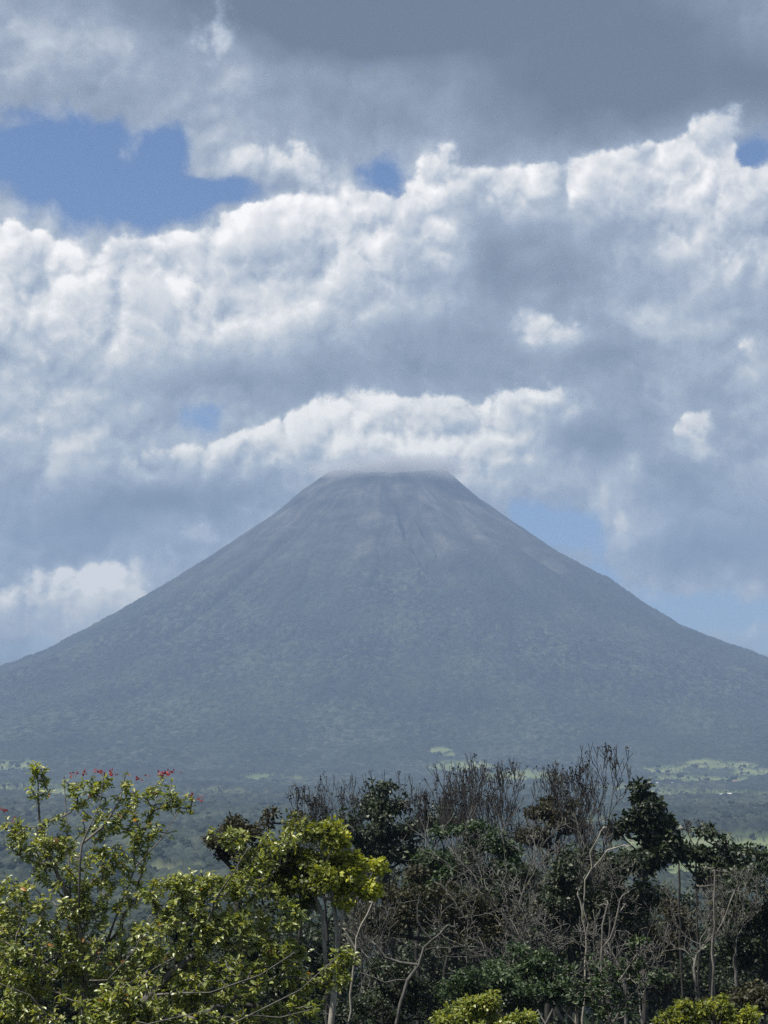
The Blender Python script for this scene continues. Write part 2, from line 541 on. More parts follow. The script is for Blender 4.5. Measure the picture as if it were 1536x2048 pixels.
def terrain_material():
    m, n = new_mat('terrain')
    pos = n.node('ShaderNodeNewGeometry').outputs['Position']
    fo, ro, ti = attr(n, 'forest'), attr(n, 'rock'), attr(n, 'tint')
    # ash, scree and scrub lie in bands that run down the slope
    vd = n.v('SUBTRACT', pos, (VX, VY, 0.0))
    sx = n.node('ShaderNodeSeparateXYZ')
    n.put(sx.inputs[0], vd)
    th = n.m('ARCTAN2', sx.outputs[0], n.m('MULTIPLY', sx.outputs[1], -1.0))
    run = n.xyz(n.m('MULTIPLY', th, 5.0), n.m('MULTIPLY', sx.outputs[2], 0.0045), 0.0)
    n1 = n.m('MULTIPLY_ADD', n.noise(run, 1.3, 6.0, 0.65, 0.9), 0.40, n.m('MULTIPLY', n.noise(pos, 0.006, 6.0, 0.62, 0.5), 0.60))
    wood = n.ramp(ti, [(0.2, (0.009, 0.013, 0.010)), (0.5, (0.021, 0.029, 0.019)), (0.8, (0.052, 0.061, 0.040))])
    ash = n.ramp(n1, [(0.38, (0.010, 0.012, 0.010)), (0.48, (0.034, 0.034, 0.028)), (0.55, (0.060, 0.059, 0.050)), (0.64, (0.115, 0.109, 0.094))])
    grass = n.ramp(n.noise(pos, 0.010, 6.0, 0.65), [(0.3, (0.06, 0.085, 0.035)), (0.55, (0.115, 0.14, 0.06)), (0.75, (0.20, 0.195, 0.11))])
    c = n.mix(fo, grass, wood)
    c = n.mix(n.m('MULTIPLY', ro, fo), c, ash)
    return finish(m, n, bsdf(n, c, 0.9, 0.1))


M_TERRAIN = terrain_material()
build_terrain()

# the air between here and the volcano
hz, hn = new_mat('haze')
pv = hn.node('ShaderNodeVolumePrincipled')
pv.inputs['Color'].default_value = (0.355, 0.505, 0.80, 1.0)
pv.inputs['Density'].default_value = 0.000125
pv.inputs['Anisotropy'].default_value = 0.0
ho = hn.node('ShaderNodeOutputMaterial')
hz.node_tree.links.new(pv.outputs[0], ho.inputs['Volume'])
x0, x1, y0, y1, z0, z1 = -10000.0, 10000.0, -10000.0, 10000.0, -190.0, 1236.0
hc = np.array([(x, y, z) for z in (z0, z1) for y in (y0, y1) for x in (x0, x1)])
hf_ = np.array([(0, 2, 3, 1), (4, 5, 7, 6), (0, 1, 5, 4), (2, 6, 7, 3), (0, 4, 6, 2), (1, 3, 7, 5)])
haze = bpy.data.objects.new('haze', mesh_from('haze', hc, hf_, hz))
haze['kind'] = 'stuff'
COL.objects.link(haze)

# lower part of the summit cloud, a volume added to veil the rim
vm, vn = new_mat('vapour')
oc = vn.node('ShaderNodeTexCoord').outputs['Object']
sh = vn.v('MULTIPLY', oc, (1 / 430.0, 1 / 260.0, 1 / 76.0))
fall = vn.m('SUBTRACT', 1.0, vn.v('DOT_PRODUCT', sh, sh))
wisp = vn.noise(vn.v('MULTIPLY', oc, (0.7, 1.0, 1.5)), 0.0085, 6.0, 0.6, 0.3)
body = vn.m('MULTIPLY_ADD', fall, 1.0, vn.m('MULTIPLY_ADD', wisp, 1.7, -1.05))
dn = vn.m('MULTIPLY', vn.m('MINIMUM', vn.m('MAXIMUM', body, 0.0), vn.m('MAXIMUM', fall, 0.0)), 0.017)
vp = vn.node('ShaderNodeVolumePrincipled')
vp.inputs['Color'].default_value = (1.0, 1.0, 1.0, 1.0)
vn.put(vp.inputs['Density'], dn)
vo = vn.node('ShaderNodeOutputMaterial')
vm.node_tree.links.new(vp.outputs[0], vo.inputs['Volume'])
th_, ph_ = np.meshgrid(np.linspace(0.02, math.pi - 0.02, 14), np.arange(28) * 2 * math.pi / 28, indexing='ij')
vc = np.stack([430 * np.sin(th_) * np.cos(ph_), 260 * np.sin(th_) * np.sin(ph_), 76 * np.cos(th_)], -1).reshape(-1, 3)
i_ = np.arange(13)[:, None] * 28 + np.arange(28)[None]
j_ = np.arange(13)[:, None] * 28 + (np.arange(28)[None] + 1) % 28
vf = [np.stack([i_, i_ + 28, j_ + 28, j_], -1).reshape(-1, 4), np.array([np.arange(28)]), np.array([np.arange(28)[::-1] + 13 * 28])]
vapour = bpy.data.objects.new('vapour', mesh_from('vapour', vc, vf, vm))
vapour.location = (VX, VY - 215.0, 1130.0)
vapour['kind'] = 'stuff'
COL.objects.link(vapour)

# ------------------------------------------------------------------ growing trees
def tubes(lines, sides=5):
    """One mesh of tapering tubes; lines is a list of (points, radii)."""
    cos, faces, off = [], [], 0
    for pts, rad in lines:
        p = np.asarray(pts, float)
        n = len(p)
        if n < 2:
            continue
        r = np.asarray(rad, float)[:, None, None]
        t = np.gradient(p, axis=0)
        t /= np.linalg.norm(t, axis=1)[:, None] + 1e-9
        ref = np.array([0.31, 0.52, 0.79]) if abs(t[0] @ np.array([0.31, 0.52, 0.79])) < 0.9 else np.array([1.0, 0.1, 0.0])
        a = np.cross(t, ref)
        a /= np.linalg.norm(a, axis=1)[:, None] + 1e-9
        b = np.cross(t, a)
        ang = np.arange(sides) * (2 * math.pi / sides)
        ring = p[:, None, :] + r * (np.cos(ang)[None, :, None] * a[:, None, :] + np.sin(ang)[None, :, None] * b[:, None, :])
        cos.append(ring.reshape(-1, 3))
        i = np.arange(n - 1)[:, None] * sides + np.arange(sides)[None, :]
        j = np.arange(n - 1)[:, None] * sides + (np.arange(sides)[None, :] + 1) % sides
        faces.append(np.stack([i, j, j + sides, i + sides], -1).reshape(-1, 4) + off)
        off += n * sides
    return np.concatenate(cos), np.concatenate(faces)


def unit(v):
    return v / (np.linalg.norm(v, axis=-1, keepdims=True) + 1e-9)


def leaf_arrays(base, u, nrm, L, Wd):
    """Folded, slightly curled leaves: 7 points, 6 triangles each."""
    u = unit(u)
    nrm = unit(nrm - (nrm * u).sum(1, keepdims=True) * u)
    s = np.cross(nrm, u)
    L, Wd = L[:, None], Wd[:, None]
    v = np.stack([base,
                  base + u * 0.5 * L - nrm * 0.02 * L,
                  base + u * L - nrm * 0.16 * L,
                  base + u * 0.32 * L + s * Wd * 0.46 + nrm * 0.06 * L,
                  base + u * 0.72 * L + s * Wd * 0.44 + nrm * 0.01 * L,
                  base + u * 0.32 * L - s * Wd * 0.46 + nrm * 0.06 * L,
                  base + u * 0.72 * L - s * Wd * 0.44 + nrm * 0.01 * L], 1)
    n = len(base)
    f = np.array([(0, 1, 3), (1, 4, 3), (1, 2, 4), (0, 5, 1), (1, 5, 6), (1, 6, 2)])
    return v.reshape(-1, 3), (np.arange(n)[:, None, None] * 7 + f[None]).reshape(-1, 3), 7


def blade_arrays(base, u, nrm, L, Wd):
    """Simple pointed leaves bent once: 4 points, 2 triangles each."""
    u = unit(u)
    nrm = unit(nrm - (nrm * u).sum(1, keepdims=True) * u)
    s = np.cross(nrm, u)
    L, Wd = L[:, None], Wd[:, None]
    v = np.stack([base, base + u * 0.5 * L + s * Wd * 0.5 + nrm * 0.05 * L, base + u * L - nrm * 0.1 * L, base + u * 0.5 * L - s * Wd * 0.5 + nrm * 0.05 * L], 1)
    n = len(base)
    f = np.array([(0, 3, 1), (3, 2, 1)])
    return v.reshape(-1, 3), (np.arange(n)[:, None, None] * 4 + f[None]).reshape(-1, 3), 4


def rnd_dirs(rng, n):
    v = rng.normal(size=(n, 3))
    return unit(v)


def sample_envelope(rng, env, dist, n, depth=1.0, lump=8):
    """Points spread through a crown given as ellipses (picture x, y, rx, ry) at a distance; biased to the shell."""
    w = np.array([e[2] * e[3] for e in env], float)
    m = max(4, n // lump)
    k = rng.choice(len(env), m, p=w / w.sum())
    mid = np.zeros((m, 3))
    for i in range(m):
        px, py, rx, ry = env[k[i]][:4]
        q = rng.normal(size=3)
        q = q / np.linalg.norm(q) * rng.uniform(0.3, 1.0) ** 0.4
        mid[i] = at(px + q[0] * rx, py - q[2] * ry, dist + q[1] * depth * 0.5 * (rx + ry) * dist / F)
    if lump <= 1:
        return mid
    # twig ends gather in lumps of unequal size, with gaps between the lumps
    size = np.sqrt(np.array([env[j][2] * env[j][3] for j in k])) * dist / F * rng.uniform(0.14, 0.42, m)
    j = rng.integers(0, m, n)
    q = rnd_dirs(rng, n) * rng.uniform(0, 1, n)[:, None] ** 0.5 * size[j][:, None]
    q[:, 2] *= 0.7
    return mid[j] + q


class Skeleton:
    """Branches that reach every tip from a hand-laid trunk."""
    def __init__(self, trunks):
        self.P, self.par, self.path, self.lines = [], [], [], []
        for poly in trunks:
            first = None
            if self.P:
                dd = np.linalg.norm(np.array(self.P) - poly[0], axis=1)
                j = int(dd.argmin())
                if dd[j] < 0.6:
                    first = j
            idx = [first] if first is not None else []
            for p in poly[1 if first is not None else 0:]:
                pa = idx[-1] if idx else -1
                self.P.append(np.asarray(p, float))
                self.par.append(pa)
                self.path.append(0.0 if pa < 0 else self.path[pa] + np.linalg.norm(self.P[-1] - self.P[pa]))
                idx.append(len(self.P) - 1)
            self.lines.append(idx)
        self.tips, self.dirs = [], []

    def reach(self, tips, rng, seg=0.35, wander=0.06, arch=0.10, lazy=0.25):
        root = self.P[0]
        for tip in tips[np.argsort(np.linalg.norm(tips - root, axis=1))]:
            A = np.array(self.P)
            dv = tip - A
            d = np.linalg.norm(dv, axis=1)
            cost = d + lazy * np.array(self.path) + 1.2 * np.clip(A[:, 2] - tip[2], 0, None)
            cost[0] += 1e3 if len(A) > 4 else 0
            j = int(cost.argmin())
            n = max(2, int(d[j] / seg) + 1)
            idx = [j]
            w = rng.normal(size=3) * wander * d[j]
            for q in range(1, n + 1):
                t = q / n
                p = A[j] + (tip - A[j]) * t + w * math.sin(math.pi * t) + np.array([0, 0, -arch * d[j] * math.sin(math.pi * t)])
                if q < n:
                    p = p + rng.normal(size=3) * 0.03 * seg
                self.P.append(p)
                self.par.append(idx[-1])
                self.path.append(self.path[idx[-1]] + d[j] / n)
                idx.append(len(self.P) - 1)
            self.lines.append(idx)
            self.tips.append(len(self.P) - 1)
            self.dirs.append(self.P[-1] - self.P[-2])

    def tube_lines(self, r_root, r_tip, power=0.5):
        n = len(self.P)
        cnt = np.ones(n)
        for i in range(n - 1, -1, -1):
            if self.par[i] >= 0:
                cnt[self.par[i]] += cnt[i]
        f = (cnt / cnt.max()) ** power
        r = r_tip + (r_root - r_tip) * f
        return [([self.P[k] for k in idx], [r[idx[1]] if (q == 0 and len(idx) > 1) else r[k] for q, k in enumerate(idx)]) for idx in self.lines]



def set_tint(me, arr):
    a = me.attributes.new('tint', 'FLOAT', 'POINT')
    a.data.foreach_set('value', arr.astype(np.float32))


def thing(name, label, cat, loc, group=None):
    o = bpy.data.objects.new(name, None)
    COL.objects.link(o)
    o.location = loc
    o.empty_display_size = 0.3
    o['label'], o['category'] = label, cat
    if group:
        o['group'] = group
    return o


def part(name, co, faces, mat, root, smooth=False, tint=None):
    loc = np.array(root.location)
    me = mesh_from(name, co - loc, faces, mat, smooth)
    if tint is not None and len(tint) == len(me.vertices):
        set_tint(me, tint)
    o = bpy.data.objects.new(name, me)
    COL.objects.link(o)
    o.parent = root
    return o


def bark_material(name, dark, light, scale=6.0):
    m, n = new_mat(name)
    pos = n.node('ShaderNodeTexCoord').outputs['Object']
    st = n.v('MULTIPLY', pos, (1.0, 1.0, 0.35))
    f = n.noise(st, scale, 6.0, 0.65)
    c = n.ramp(f, [(0.32, dark), (0.66, light)])
    b = n.node('ShaderNodeBump')
    b.inputs['Strength'].default_value = 0.5
    b.inputs['Distance'].default_value = 0.02
    n.put(b.inputs['Height'], n.noise(st, scale * 3, 5.0, 0.6))
    return finish(m, n, bsdf(n, c, 0.85, 0.2, b.outputs[0]))


def leaf_material(name, stops, rough=0.45, spec=0.5, trans=0.35, tcol=(1.25, 1.2, 0.5)):
    m, n = new_mat(name)
    ti = attr(n, 'tint')
    c = n.ramp(ti, stops)
    a = bsdf(n, c, rough, spec)
    t = n.node('ShaderNodeBsdfTranslucent')
    n.put(t.inputs['Color'], n.v('MULTIPLY', c, tcol))
    mx = n.node('ShaderNodeMixShader')
    mx.inputs[0].default_value = trans
    n.t.links.new(a, mx.inputs[1])
    n.t.links.new(t.outputs[0], mx.inputs[2])
    return finish(m, n, mx.outputs[0])


BARK_GREY = bark_material('grey_bark', (0.055, 0.050, 0.042), (0.20, 0.185, 0.16))
BARK_PALE = bark_material('pale_bark', (0.12, 0.11, 0.09), (0.33, 0.31, 0.26))
BARK_DARK = bark_material('dark_bark', (0.014, 0.013, 0.012), (0.058, 0.056, 0.052))
BARK_SILVER = bark_material('silver_bark', (0.032, 0.031, 0.028), (0.145, 0.14, 0.127))
LEAF_GLOSSY = leaf_material('glossy_leaf', [(0.0, (0.056, 0.087, 0.020)), (0.45, (0.185, 0.230, 0.062)), (0.8, (0.31, 0.35, 0.095)), (0.94, (0.336, 0.336, 0.056)), (1.0, (0.420, 0.196, 0.042))], 0.42, 1.0, 0.42)
LEAF_YELLOW = leaf_material('yellow_green_leaf', [(0.0, (0.035, 0.048, 0.014)), (0.4, (0.10, 0.12, 0.025)), (0.65, (0.26, 0.29, 0.035)), (1.0, (0.46, 0.47, 0.06))], 0.5, 0.45, 0.45)
LEAF_BRIGHT = leaf_material('bright_yellow_green_leaf', [(0.0, (0.08, 0.11, 0.022)), (0.5, (0.20, 0.235, 0.045)), (1.0, (0.38, 0.38, 0.09))], 0.38, 0.5, 0.42)
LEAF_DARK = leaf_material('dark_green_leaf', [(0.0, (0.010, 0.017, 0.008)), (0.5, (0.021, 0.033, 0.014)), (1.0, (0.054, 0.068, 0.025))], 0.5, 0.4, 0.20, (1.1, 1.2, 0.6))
LEAF_GREEN = leaf_material('green_leaf', [(0.0, (0.014, 0.028, 0.012)), (0.5, (0.032, 0.056, 0.020)), (1.0, (0.075, 0.11, 0.032))], 0.5, 0.4, 0.25, (1.1, 1.2, 0.6))
LEAF_BROWN = leaf_material('olive_brown_leaf', [(0.0, (0.016, 0.017, 0.008)), (0.5, (0.036, 0.036, 0.016)), (1.0, (0.08, 0.074, 0.03))], 0.55, 0.3, 0.25, (1.2, 1.05, 0.6))
FLOWER_RED = leaf_material('red_petal', [(0.0, (0.14, 0.012, 0.012)), (1.0, (0.38, 0.045, 0.035))], 0.5, 0.3, 0.35, (1.2, 0.7, 0.7))
POD_DARK = leaf_material('dry_pod', [(0.0, (0.012, 0.010, 0.009)), (1.0, (0.038, 0.031, 0.026))], 0.7, 0.2, 0.1, (1.0, 0.9, 0.8))


def px_line(pts, dist):
    """Polyline from picture points (x, y[, extra metres of depth]) at a distance."""
    return [at(p[0], p[1], dist + (p[2] if len(p) > 2 else 0.0)) for p in pts]


def ground_below(p):
    return np.array([p[0], p[1], ground_z(p[0], p[1]) - 0.15])


def with_foot(poly, rng):
    """Carry the lowest point of a trunk down to the ground."""
    g = ground_below(poly[0])
    if poly[0][2] - g[2] < 0.3:
        return [g] + poly[1:]
    n = max(1, int((poly[0][2] - g[2]) / 0.9))
    low = [g + (poly[0] - g) * (k / n) + (rng.normal(size=3) * 0.03 * np.array([1, 1, 0]) if 0 < k else 0) for k in range(n)]
    return low + poly


def rosette_leaves(rng, tips, dirs, per, L, spread=(0.65, 1.85), aspect=0.42, along=0.16, droop=0.12):
    """Whorls of leaves round twig ends."""
    n = len(tips)
    reps = rng.integers(per[0], per[1] + 1, n)
    k = np.repeat(np.arange(n), reps)
    order = np.concatenate([np.arange(r) for r in reps])
    ax = unit(unit(dirs)[k] + np.array([0, 0, 0.55]) + rng.normal(size=(len(k), 3)) * 0.12)
    ref = unit(np.cross(ax, rng.normal(size=(n, 3))[k]))
    oth = np.cross(ax, ref)
    phi = order * 2.399 + rng.uniform(0, 0.7, len(k))
    rad = np.cos(phi)[:, None] * ref + np.sin(phi)[:, None] * oth
    el = rng.uniform(spread[0], spread[1], len(k))[:, None]
    u = ax * np.cos(el) + rad * np.sin(el) + np.array([0, 0, -droop])
    base = tips[k] - ax * rng.uniform(0, along, len(k))[:, None]
    nrm = ax + rng.normal(size=(len(k), 3)) * 0.45
    Ls = L * rng.uniform(0.65, 1.2, len(k))
    return base, u, nrm, Ls, Ls * aspect * rng.uniform(0.8, 1.2, len(k)), k


def clump_leaves(rng, tips, per, L, radius, aspect=0.5, flat=0.7, up=0.7):
    """Loose clumps of leaves round twig ends."""
    n = len(tips)
    k = np.repeat(np.arange(n), per)
    q = rnd_dirs(rng, len(k)) * (rng.uniform(0, 1, len(k))[:, None] ** 0.45) * radius
    q[:, 2] *= flat
    base = tips[k] + q
    u = unit(q + rng.normal(size=q.shape) * radius * 0.6) + np.array([0, 0, -0.25])
    nrm = rnd_dirs(rng, len(k)) + np.array([0, 0, up])
    Ls = L * rng.uniform(0.6, 1.3, len(k))
    return base, u, nrm, Ls, Ls * aspect * rng.uniform(0.8, 1.2, len(k)), k


def env_tree(name, label, cat, dist, trunks, env, ntips, leaf, bark, seed, group=None, r_root=0.14, r_tip=0.006, seg=0.4,
             sides=6, arch=0.08, wander=0.07, lazy=0.25, depth=1.0, power=0.55, tip_list=None, tint_fn=None, foot=True, lump=8):
    """A tree whose crown fills the given ellipses. leaf = dict(kind, mat, n, size, ...)."""
    rng = np.random.default_rng(seed)
    polys = [px_line(t, dist) for t in trunks]
    if foot:
        polys[0] = with_foot(polys[0], rng)
    polys = [densify(p, 0.5, rng) for p in polys]
    sk = Skeleton(polys)
    tips = sample_envelope(rng, env, dist, ntips, depth, lump)
    if tip_list is not None:
        tips = np.concatenate([tips, np.array(px_line(tip_list, dist))])
    sk.reach(tips, rng, seg, wander, arch, lazy)
    root = thing(name, label, cat, polys[0][0], group)
    co, fc = tubes(sk.tube_lines(r_root, r_tip, power), sides)
    part('trunk', co, fc, bark, root, smooth=True)
    T = np.array([sk.P[i] for i in sk.tips])
    Dv = np.array(sk.dirs)
    if leaf:
        if leaf['kind'] == 'rosette':
            b, u, nr, Ls, Ws, k = rosette_leaves(rng, T, Dv, leaf['n'], leaf['size'], aspect=leaf.get('aspect', 0.42), along=leaf.get('along', 0.16))
            co, fc, nv = leaf_arrays(b, u, nr, Ls, Ws)
        else:
            b, u, nr, Ls, Ws, k = clump_leaves(rng, T, leaf['n'], leaf['size'], leaf['radius'], leaf.get('aspect', 0.5), leaf.get('flat', 0.7), leaf.get('up', 0.7))
            co, fc, nv = blade_arrays(b, u, nr, Ls, Ws)
        tt = np.clip(rng.normal(leaf.get('tone', 0.45), 0.2, len(b)) + rng.normal(0, 0.14, len(T))[k], 0, 0.93)
        if leaf.get('old'):
            tt = np.where(rng.uniform(size=len(b)) < leaf['old'], 1.0, tt)
        if tint_fn is not None:
            tt = np.clip(tint_fn(b, tt), 0, 1)
        part('crown', co, fc, leaf['mat'], root, tint=np.repeat(tt, nv))
    return root, T, Dv


def densify(poly, step, rng, jit=0.03):
    out = [np.asarray(poly[0], float)]
    for a, b in zip(poly[:-1], poly[1:]):
        a, b = np.asarray(a, float), np.asarray(b, float)
        n = max(1, int(np.linalg.norm(b - a) / step))
        for k in range(1, n + 1):
            p = a + (b - a) * k / n
            if k < n:
                p = p + rng.normal(size=3) * jit
            out.append(p)
    return out


def bare_tree(name, label, dist, foot_px, top_py, width_px, seed, bark, group=None, levels=6, fork=0.30, pods=0.6, r0=0.11, lean=0.0,
              tip_r=0.010, up=0.30, angle=(0.30, 0.62), pod_size=0.13, first_px=None, pod_mat=None, crook=0.16, sides=5, tall=1.0):
    """A leafless tree grown by forking, then sized to the height and width it has in the picture."""
    rng = np.random.default_rng(seed)
    lines, ends = [], []

    def grow(p, d, L, r, lev):
        n = 5
        pts, rad = [p], [r]
        r2 = max(r * 0.62, 0.004)
        for k in range(n):
            d = unit(d + rng.normal(size=3) * crook + np.array([0, 0, up * 0.22]))
            p = p + d * (L / n)
            pts.append(p)
            rad.append(r + (r2 - r) * (k + 1) / n)
            if lev >= 1 and k in (1, 2, 3) and rng.uniform() < 0.42:
                side = unit(np.cross(d, rng.normal(size=3)))
                a = rng.uniform(0.5, 1.0)
                grow(p, unit(d * math.cos(a) + side * math.sin(a)), L * rng.uniform(0.4, 0.62), r2 * 0.6, max(0, lev - 2))
        lines.append((pts, rad))
        if lev <= 0:
            ends.append((p, d))
            return
        m = 3 if rng.uniform() < 0.3 else 2
        ph = rng.uniform(0, 6.28)
        a0 = unit(np.cross(d, np.array([0.3, 0.9, 0.1])))
        a1 = np.cross(d, a0)
        for q in range(m):
            a = rng.uniform(*angle)
            s = a0 * math.cos(ph + q * 6.283 / m) + a1 * math.sin(ph + q * 6.283 / m)
            grow(p, unit(d * math.cos(a) + s * math.sin(a)), L * rng.uniform(0.62, 0.86), r2 * (0.9 if q == 0 else 0.75), lev - 1)

    grow(np.zeros(3), unit(np.array([lean, 0.0, 1.0])), fork, 0.06, levels)
    allp = np.concatenate([np.array(l[0]) for l in lines])
    foot = at(foot_px, 1900, dist)
    foot[2] = ground_z(foot[0], foot[1]) - 0.1
    top = at(foot_px, top_py, dist)[2]
    lo, hi = np.percentile(allp[:, 0], [2, 98])
    sc = (width_px * dist / F) / (hi - lo + 1e-6)
    sc = np.array([sc, sc, sc * tall])
    ch = allp[:, 2].max() * sc[2]
    if ch > (top - foot[2]) * 0.92:
        sc[2] *= (top - foot[2]) * 0.92 / ch
        ch = (top - foot[2]) * 0.92
    fork_at = foot + np.array([0, 0, top - foot[2] - ch])
    rmax = max(l[1][0] for l in lines)
    L2 = [(np.array(p) * sc + fork_at, tip_r + (r0 - tip_r) * (np.array(r) / rmax) ** 1.15) for p, r in lines]
    stem = densify([foot, fork_at], 0.6, rng, 0.04)
    L2.append((stem, np.linspace(r0 * 1.2, r0, len(stem))))
    root = thing(name, label, 'bare tree', foot, group)
    co, fc = tubes(L2, sides)
    part('trunk', co, fc, bark, root, smooth=True)
    E = np.array([e[0] for e in ends]) * sc + fork_at
    keep = rng.uniform(size=len(E)) < pods
    if keep.sum():
        b, u, nr, Ls, Ws, k = clump_leaves(rng, E[keep], 3, pod_size, pod_size * 0.6, 0.55)
        co, fc, nv = blade_arrays(b, u, nr, Ls, Ws)
        part('dry_leaves', co, fc, pod_mat or POD_DARK, root, tint=np.repeat(rng.uniform(0, 1, len(b)), nv))
    return root

# ------------------------------------------------------------------ the glossy-leaved trees at the lower left
def glossy(n=(7, 12), size=0.104, old=0.008):
    return dict(kind='rosette', mat=LEAF_GLOSSY, n=n, size=size, aspect=0.40, along=0.15, tone=0.62, old=old)


tall_trunks = [
    [(168, 2150), (164, 1960), (160, 1863), (142, 1808), (109, 1735), (80, 1662), (77, 1600), (75, 1540)],
    [(164, 1960), (188, 1915, .3), (215, 1881, .4), (228, 1845, .4), (270, 1735, .5), (321, 1680, .6), (350, 1635, .7), (365, 1605, .7)],
    [(270, 1735, .5), (268, 1705, .3), (300, 1640, .2), (312, 1600, .2), (328, 1556, .2)],
    [(160, 1863), (158, 1800, -.4), (160, 1720, -.5), (164, 1688, -.5), (185, 1640, -.5), (199, 1612, -.5), (208, 1550, -.5)],
    [(142, 1808), (138, 1740, .5), (134, 1650, .6), (128, 1553, .6)],
    [(164, 1688, -.5), (210, 1650, -.2), (240, 1600, 0), (252, 1545, 0)],
    [(109, 1735), (66, 1731, .4), (40, 1690, .5), (22, 1655, .5)],
    [(160, 1863), (110, 1840, -.8), (60, 1830, -1.0), (20, 1800, -1.0)],
    [(164, 1960), (110, 1940, .7), (50, 1900, 1.0), (-10, 1850, 1.2)],
    [(164, 1960), (215, 1960, -.9), (270, 1900, -1.1), (300, 1830, -1.0)],
    [(168, 2150), (110, 2050, -1.2), (60, 1990, -1.5), (-20, 1960, -1.5)],
    [(168, 2150), (240, 2060, -1.4), (310, 2010, -1.6)]]
tall_env = [(75, 1545, 20, 20), (80, 1582, 17, 17), (62, 1680, 52, 38), (165, 1585, 30, 26), (208, 1572, 26, 26), (255, 1590, 26, 34), (330, 1592, 42, 32),
            (372, 1604, 16, 18), (342, 1668, 18, 12), (285, 1650, 42, 34), (205, 1640, 55, 36), (110, 1660, 44, 38), (25, 1648, 24, 18),
            (150, 1725, 100, 48), (258, 1712, 40, 36), (100, 1800, 120, 50), (215, 1790, 80, 46), (60, 1900, 120, 70), (220, 1900, 120, 70), (110, 2020, 160, 60), (10, 1800, 50, 50), (20, 1985, 70, 60)]
tall_root, tall_tips, _ = env_tree('broadleaf_tree', 'tall glossy-leaved tree at lower left with red blossom on its topmost twigs', 'tree', 26.0,
                                   tall_trunks, tall_env, 1300, glossy(), BARK_GREY, 3, r_root=0.11, r_tip=0.007, seg=0.22, wander=0.05, lazy=0.15, depth=0.8, lump=1, power=0.66,
                                   tip_list=[(75, 1525), (68, 1540), (84, 1538), (90, 1555), (60, 1575), (95, 1580), (70, 1592), (208, 1548), (255, 1545), (328, 1552), (345, 1560), (128, 1560), (180, 1560), (300, 1580), (385, 1598)])
rng = np.random.default_rng(77)
fl = []
for cx, cyy, n, s in ((152, 1546, 5, 10), (205, 1542, 12, 22), (228, 1545, 6, 10), (335, 1545, 16, 16), (322, 1549, 6, 12), (285, 1556, 4, 12), (384, 1592, 5, 8), (402, 1598, 5, 6), (8, 1618, 6, 10), (24, 1640, 5, 16), (170, 1545, 4, 6)):
    for _ in range(max(3, int(n * 0.7))):
        fl.append(at(cx + rng.normal() * s * 0.5, cyy + rng.normal() * 3.5, 26.0 + rng.normal() * 0.12))
fl = np.array(fl)
b, u, nr, Ls, Ws, k = clump_leaves(rng, fl, 5, 0.045, 0.022, 0.6, 1.0)
co, fc, nv = blade_arrays(b, u, nr, Ls, Ws)
part('blossom', co, fc, FLOWER_RED, tall_root, tint=np.repeat(rng.uniform(0, 1, len(b)), nv))

low_trunks = [
    [(225, 2160), (255, 2048), (300, 1990), (345, 1945), (400, 1900), (440, 1860), (500, 1800), (560, 1730)],
    [(225, 2160), (200, 2050, .8), (225, 1985, .9), (330, 1925, 1.0), (400, 1890, 1.1), (460, 1858, 1.2), (520, 1820, 1.2)],
    [(345, 1945), (310, 1880, .6), (318, 1850, .6), (335, 1800, .6), (380, 1750, .6)],
    [(400, 1900), (430, 1800, -.3), (470, 1740, -.4), (500, 1690, -.4)],
    [(500, 1800), (480, 1740, .2), (470, 1700, .2), (445, 1665, .2), (420, 1655, .2)],
    [(300, 1990), (420, 1985, -.7), (520, 1950, -.8), (590, 1905, -.8)],
    [(225, 2160), (380, 2090, -1.0), (500, 2030, -1.0), (600, 1980, -1.0), (650, 1935, -1.0), (680, 1910, -1.0)],
    [(345, 1945), (430, 1925, .3), (520, 1880, .5), (590, 1835, .6)],
    [(255, 2048), (330, 2040, -1.3), (420, 2020, -1.5)],
    [(500, 2030, -1.0), (560, 2035, -1.0), (620, 2020, -1.0)]]
low_env = [(335, 1785, 50, 34), (390, 1762, 50, 28), (430, 1800, 60, 45), (470, 1672, 34, 18), (560, 1680, 40, 20), (500, 1715, 30, 22), (500, 1765, 55, 36), (350, 1870, 85, 52), (480, 1860, 80, 46),
           (560, 1825, 48, 34), (570, 1905, 50, 34), (450, 1955, 110, 50), (310, 1985, 110, 52), (595, 2012, 52, 30), (685, 1915, 30, 24), (668, 1950, 34, 22), (420, 2030, 150, 36), (600, 1960, 40, 22), (240, 2020, 80, 40)]
env_tree('broadleaf_tree', 'lower glossy-leaved tree whose long bare limbs spread right of the red-blossomed tree', 'tree', 24.0,
         low_trunks, low_env, 1180, glossy(), BARK_SILVER, 5, r_root=0.10, r_tip=0.007, seg=0.22, wander=0.05, lazy=0.15, depth=0.8, lump=1, power=0.66,
         tip_list=[(425, 1650), (440, 1665), (415, 1665), (445, 1680), (590, 1672), (535, 1655), (700, 1900), (690, 1930), (715, 1915)])

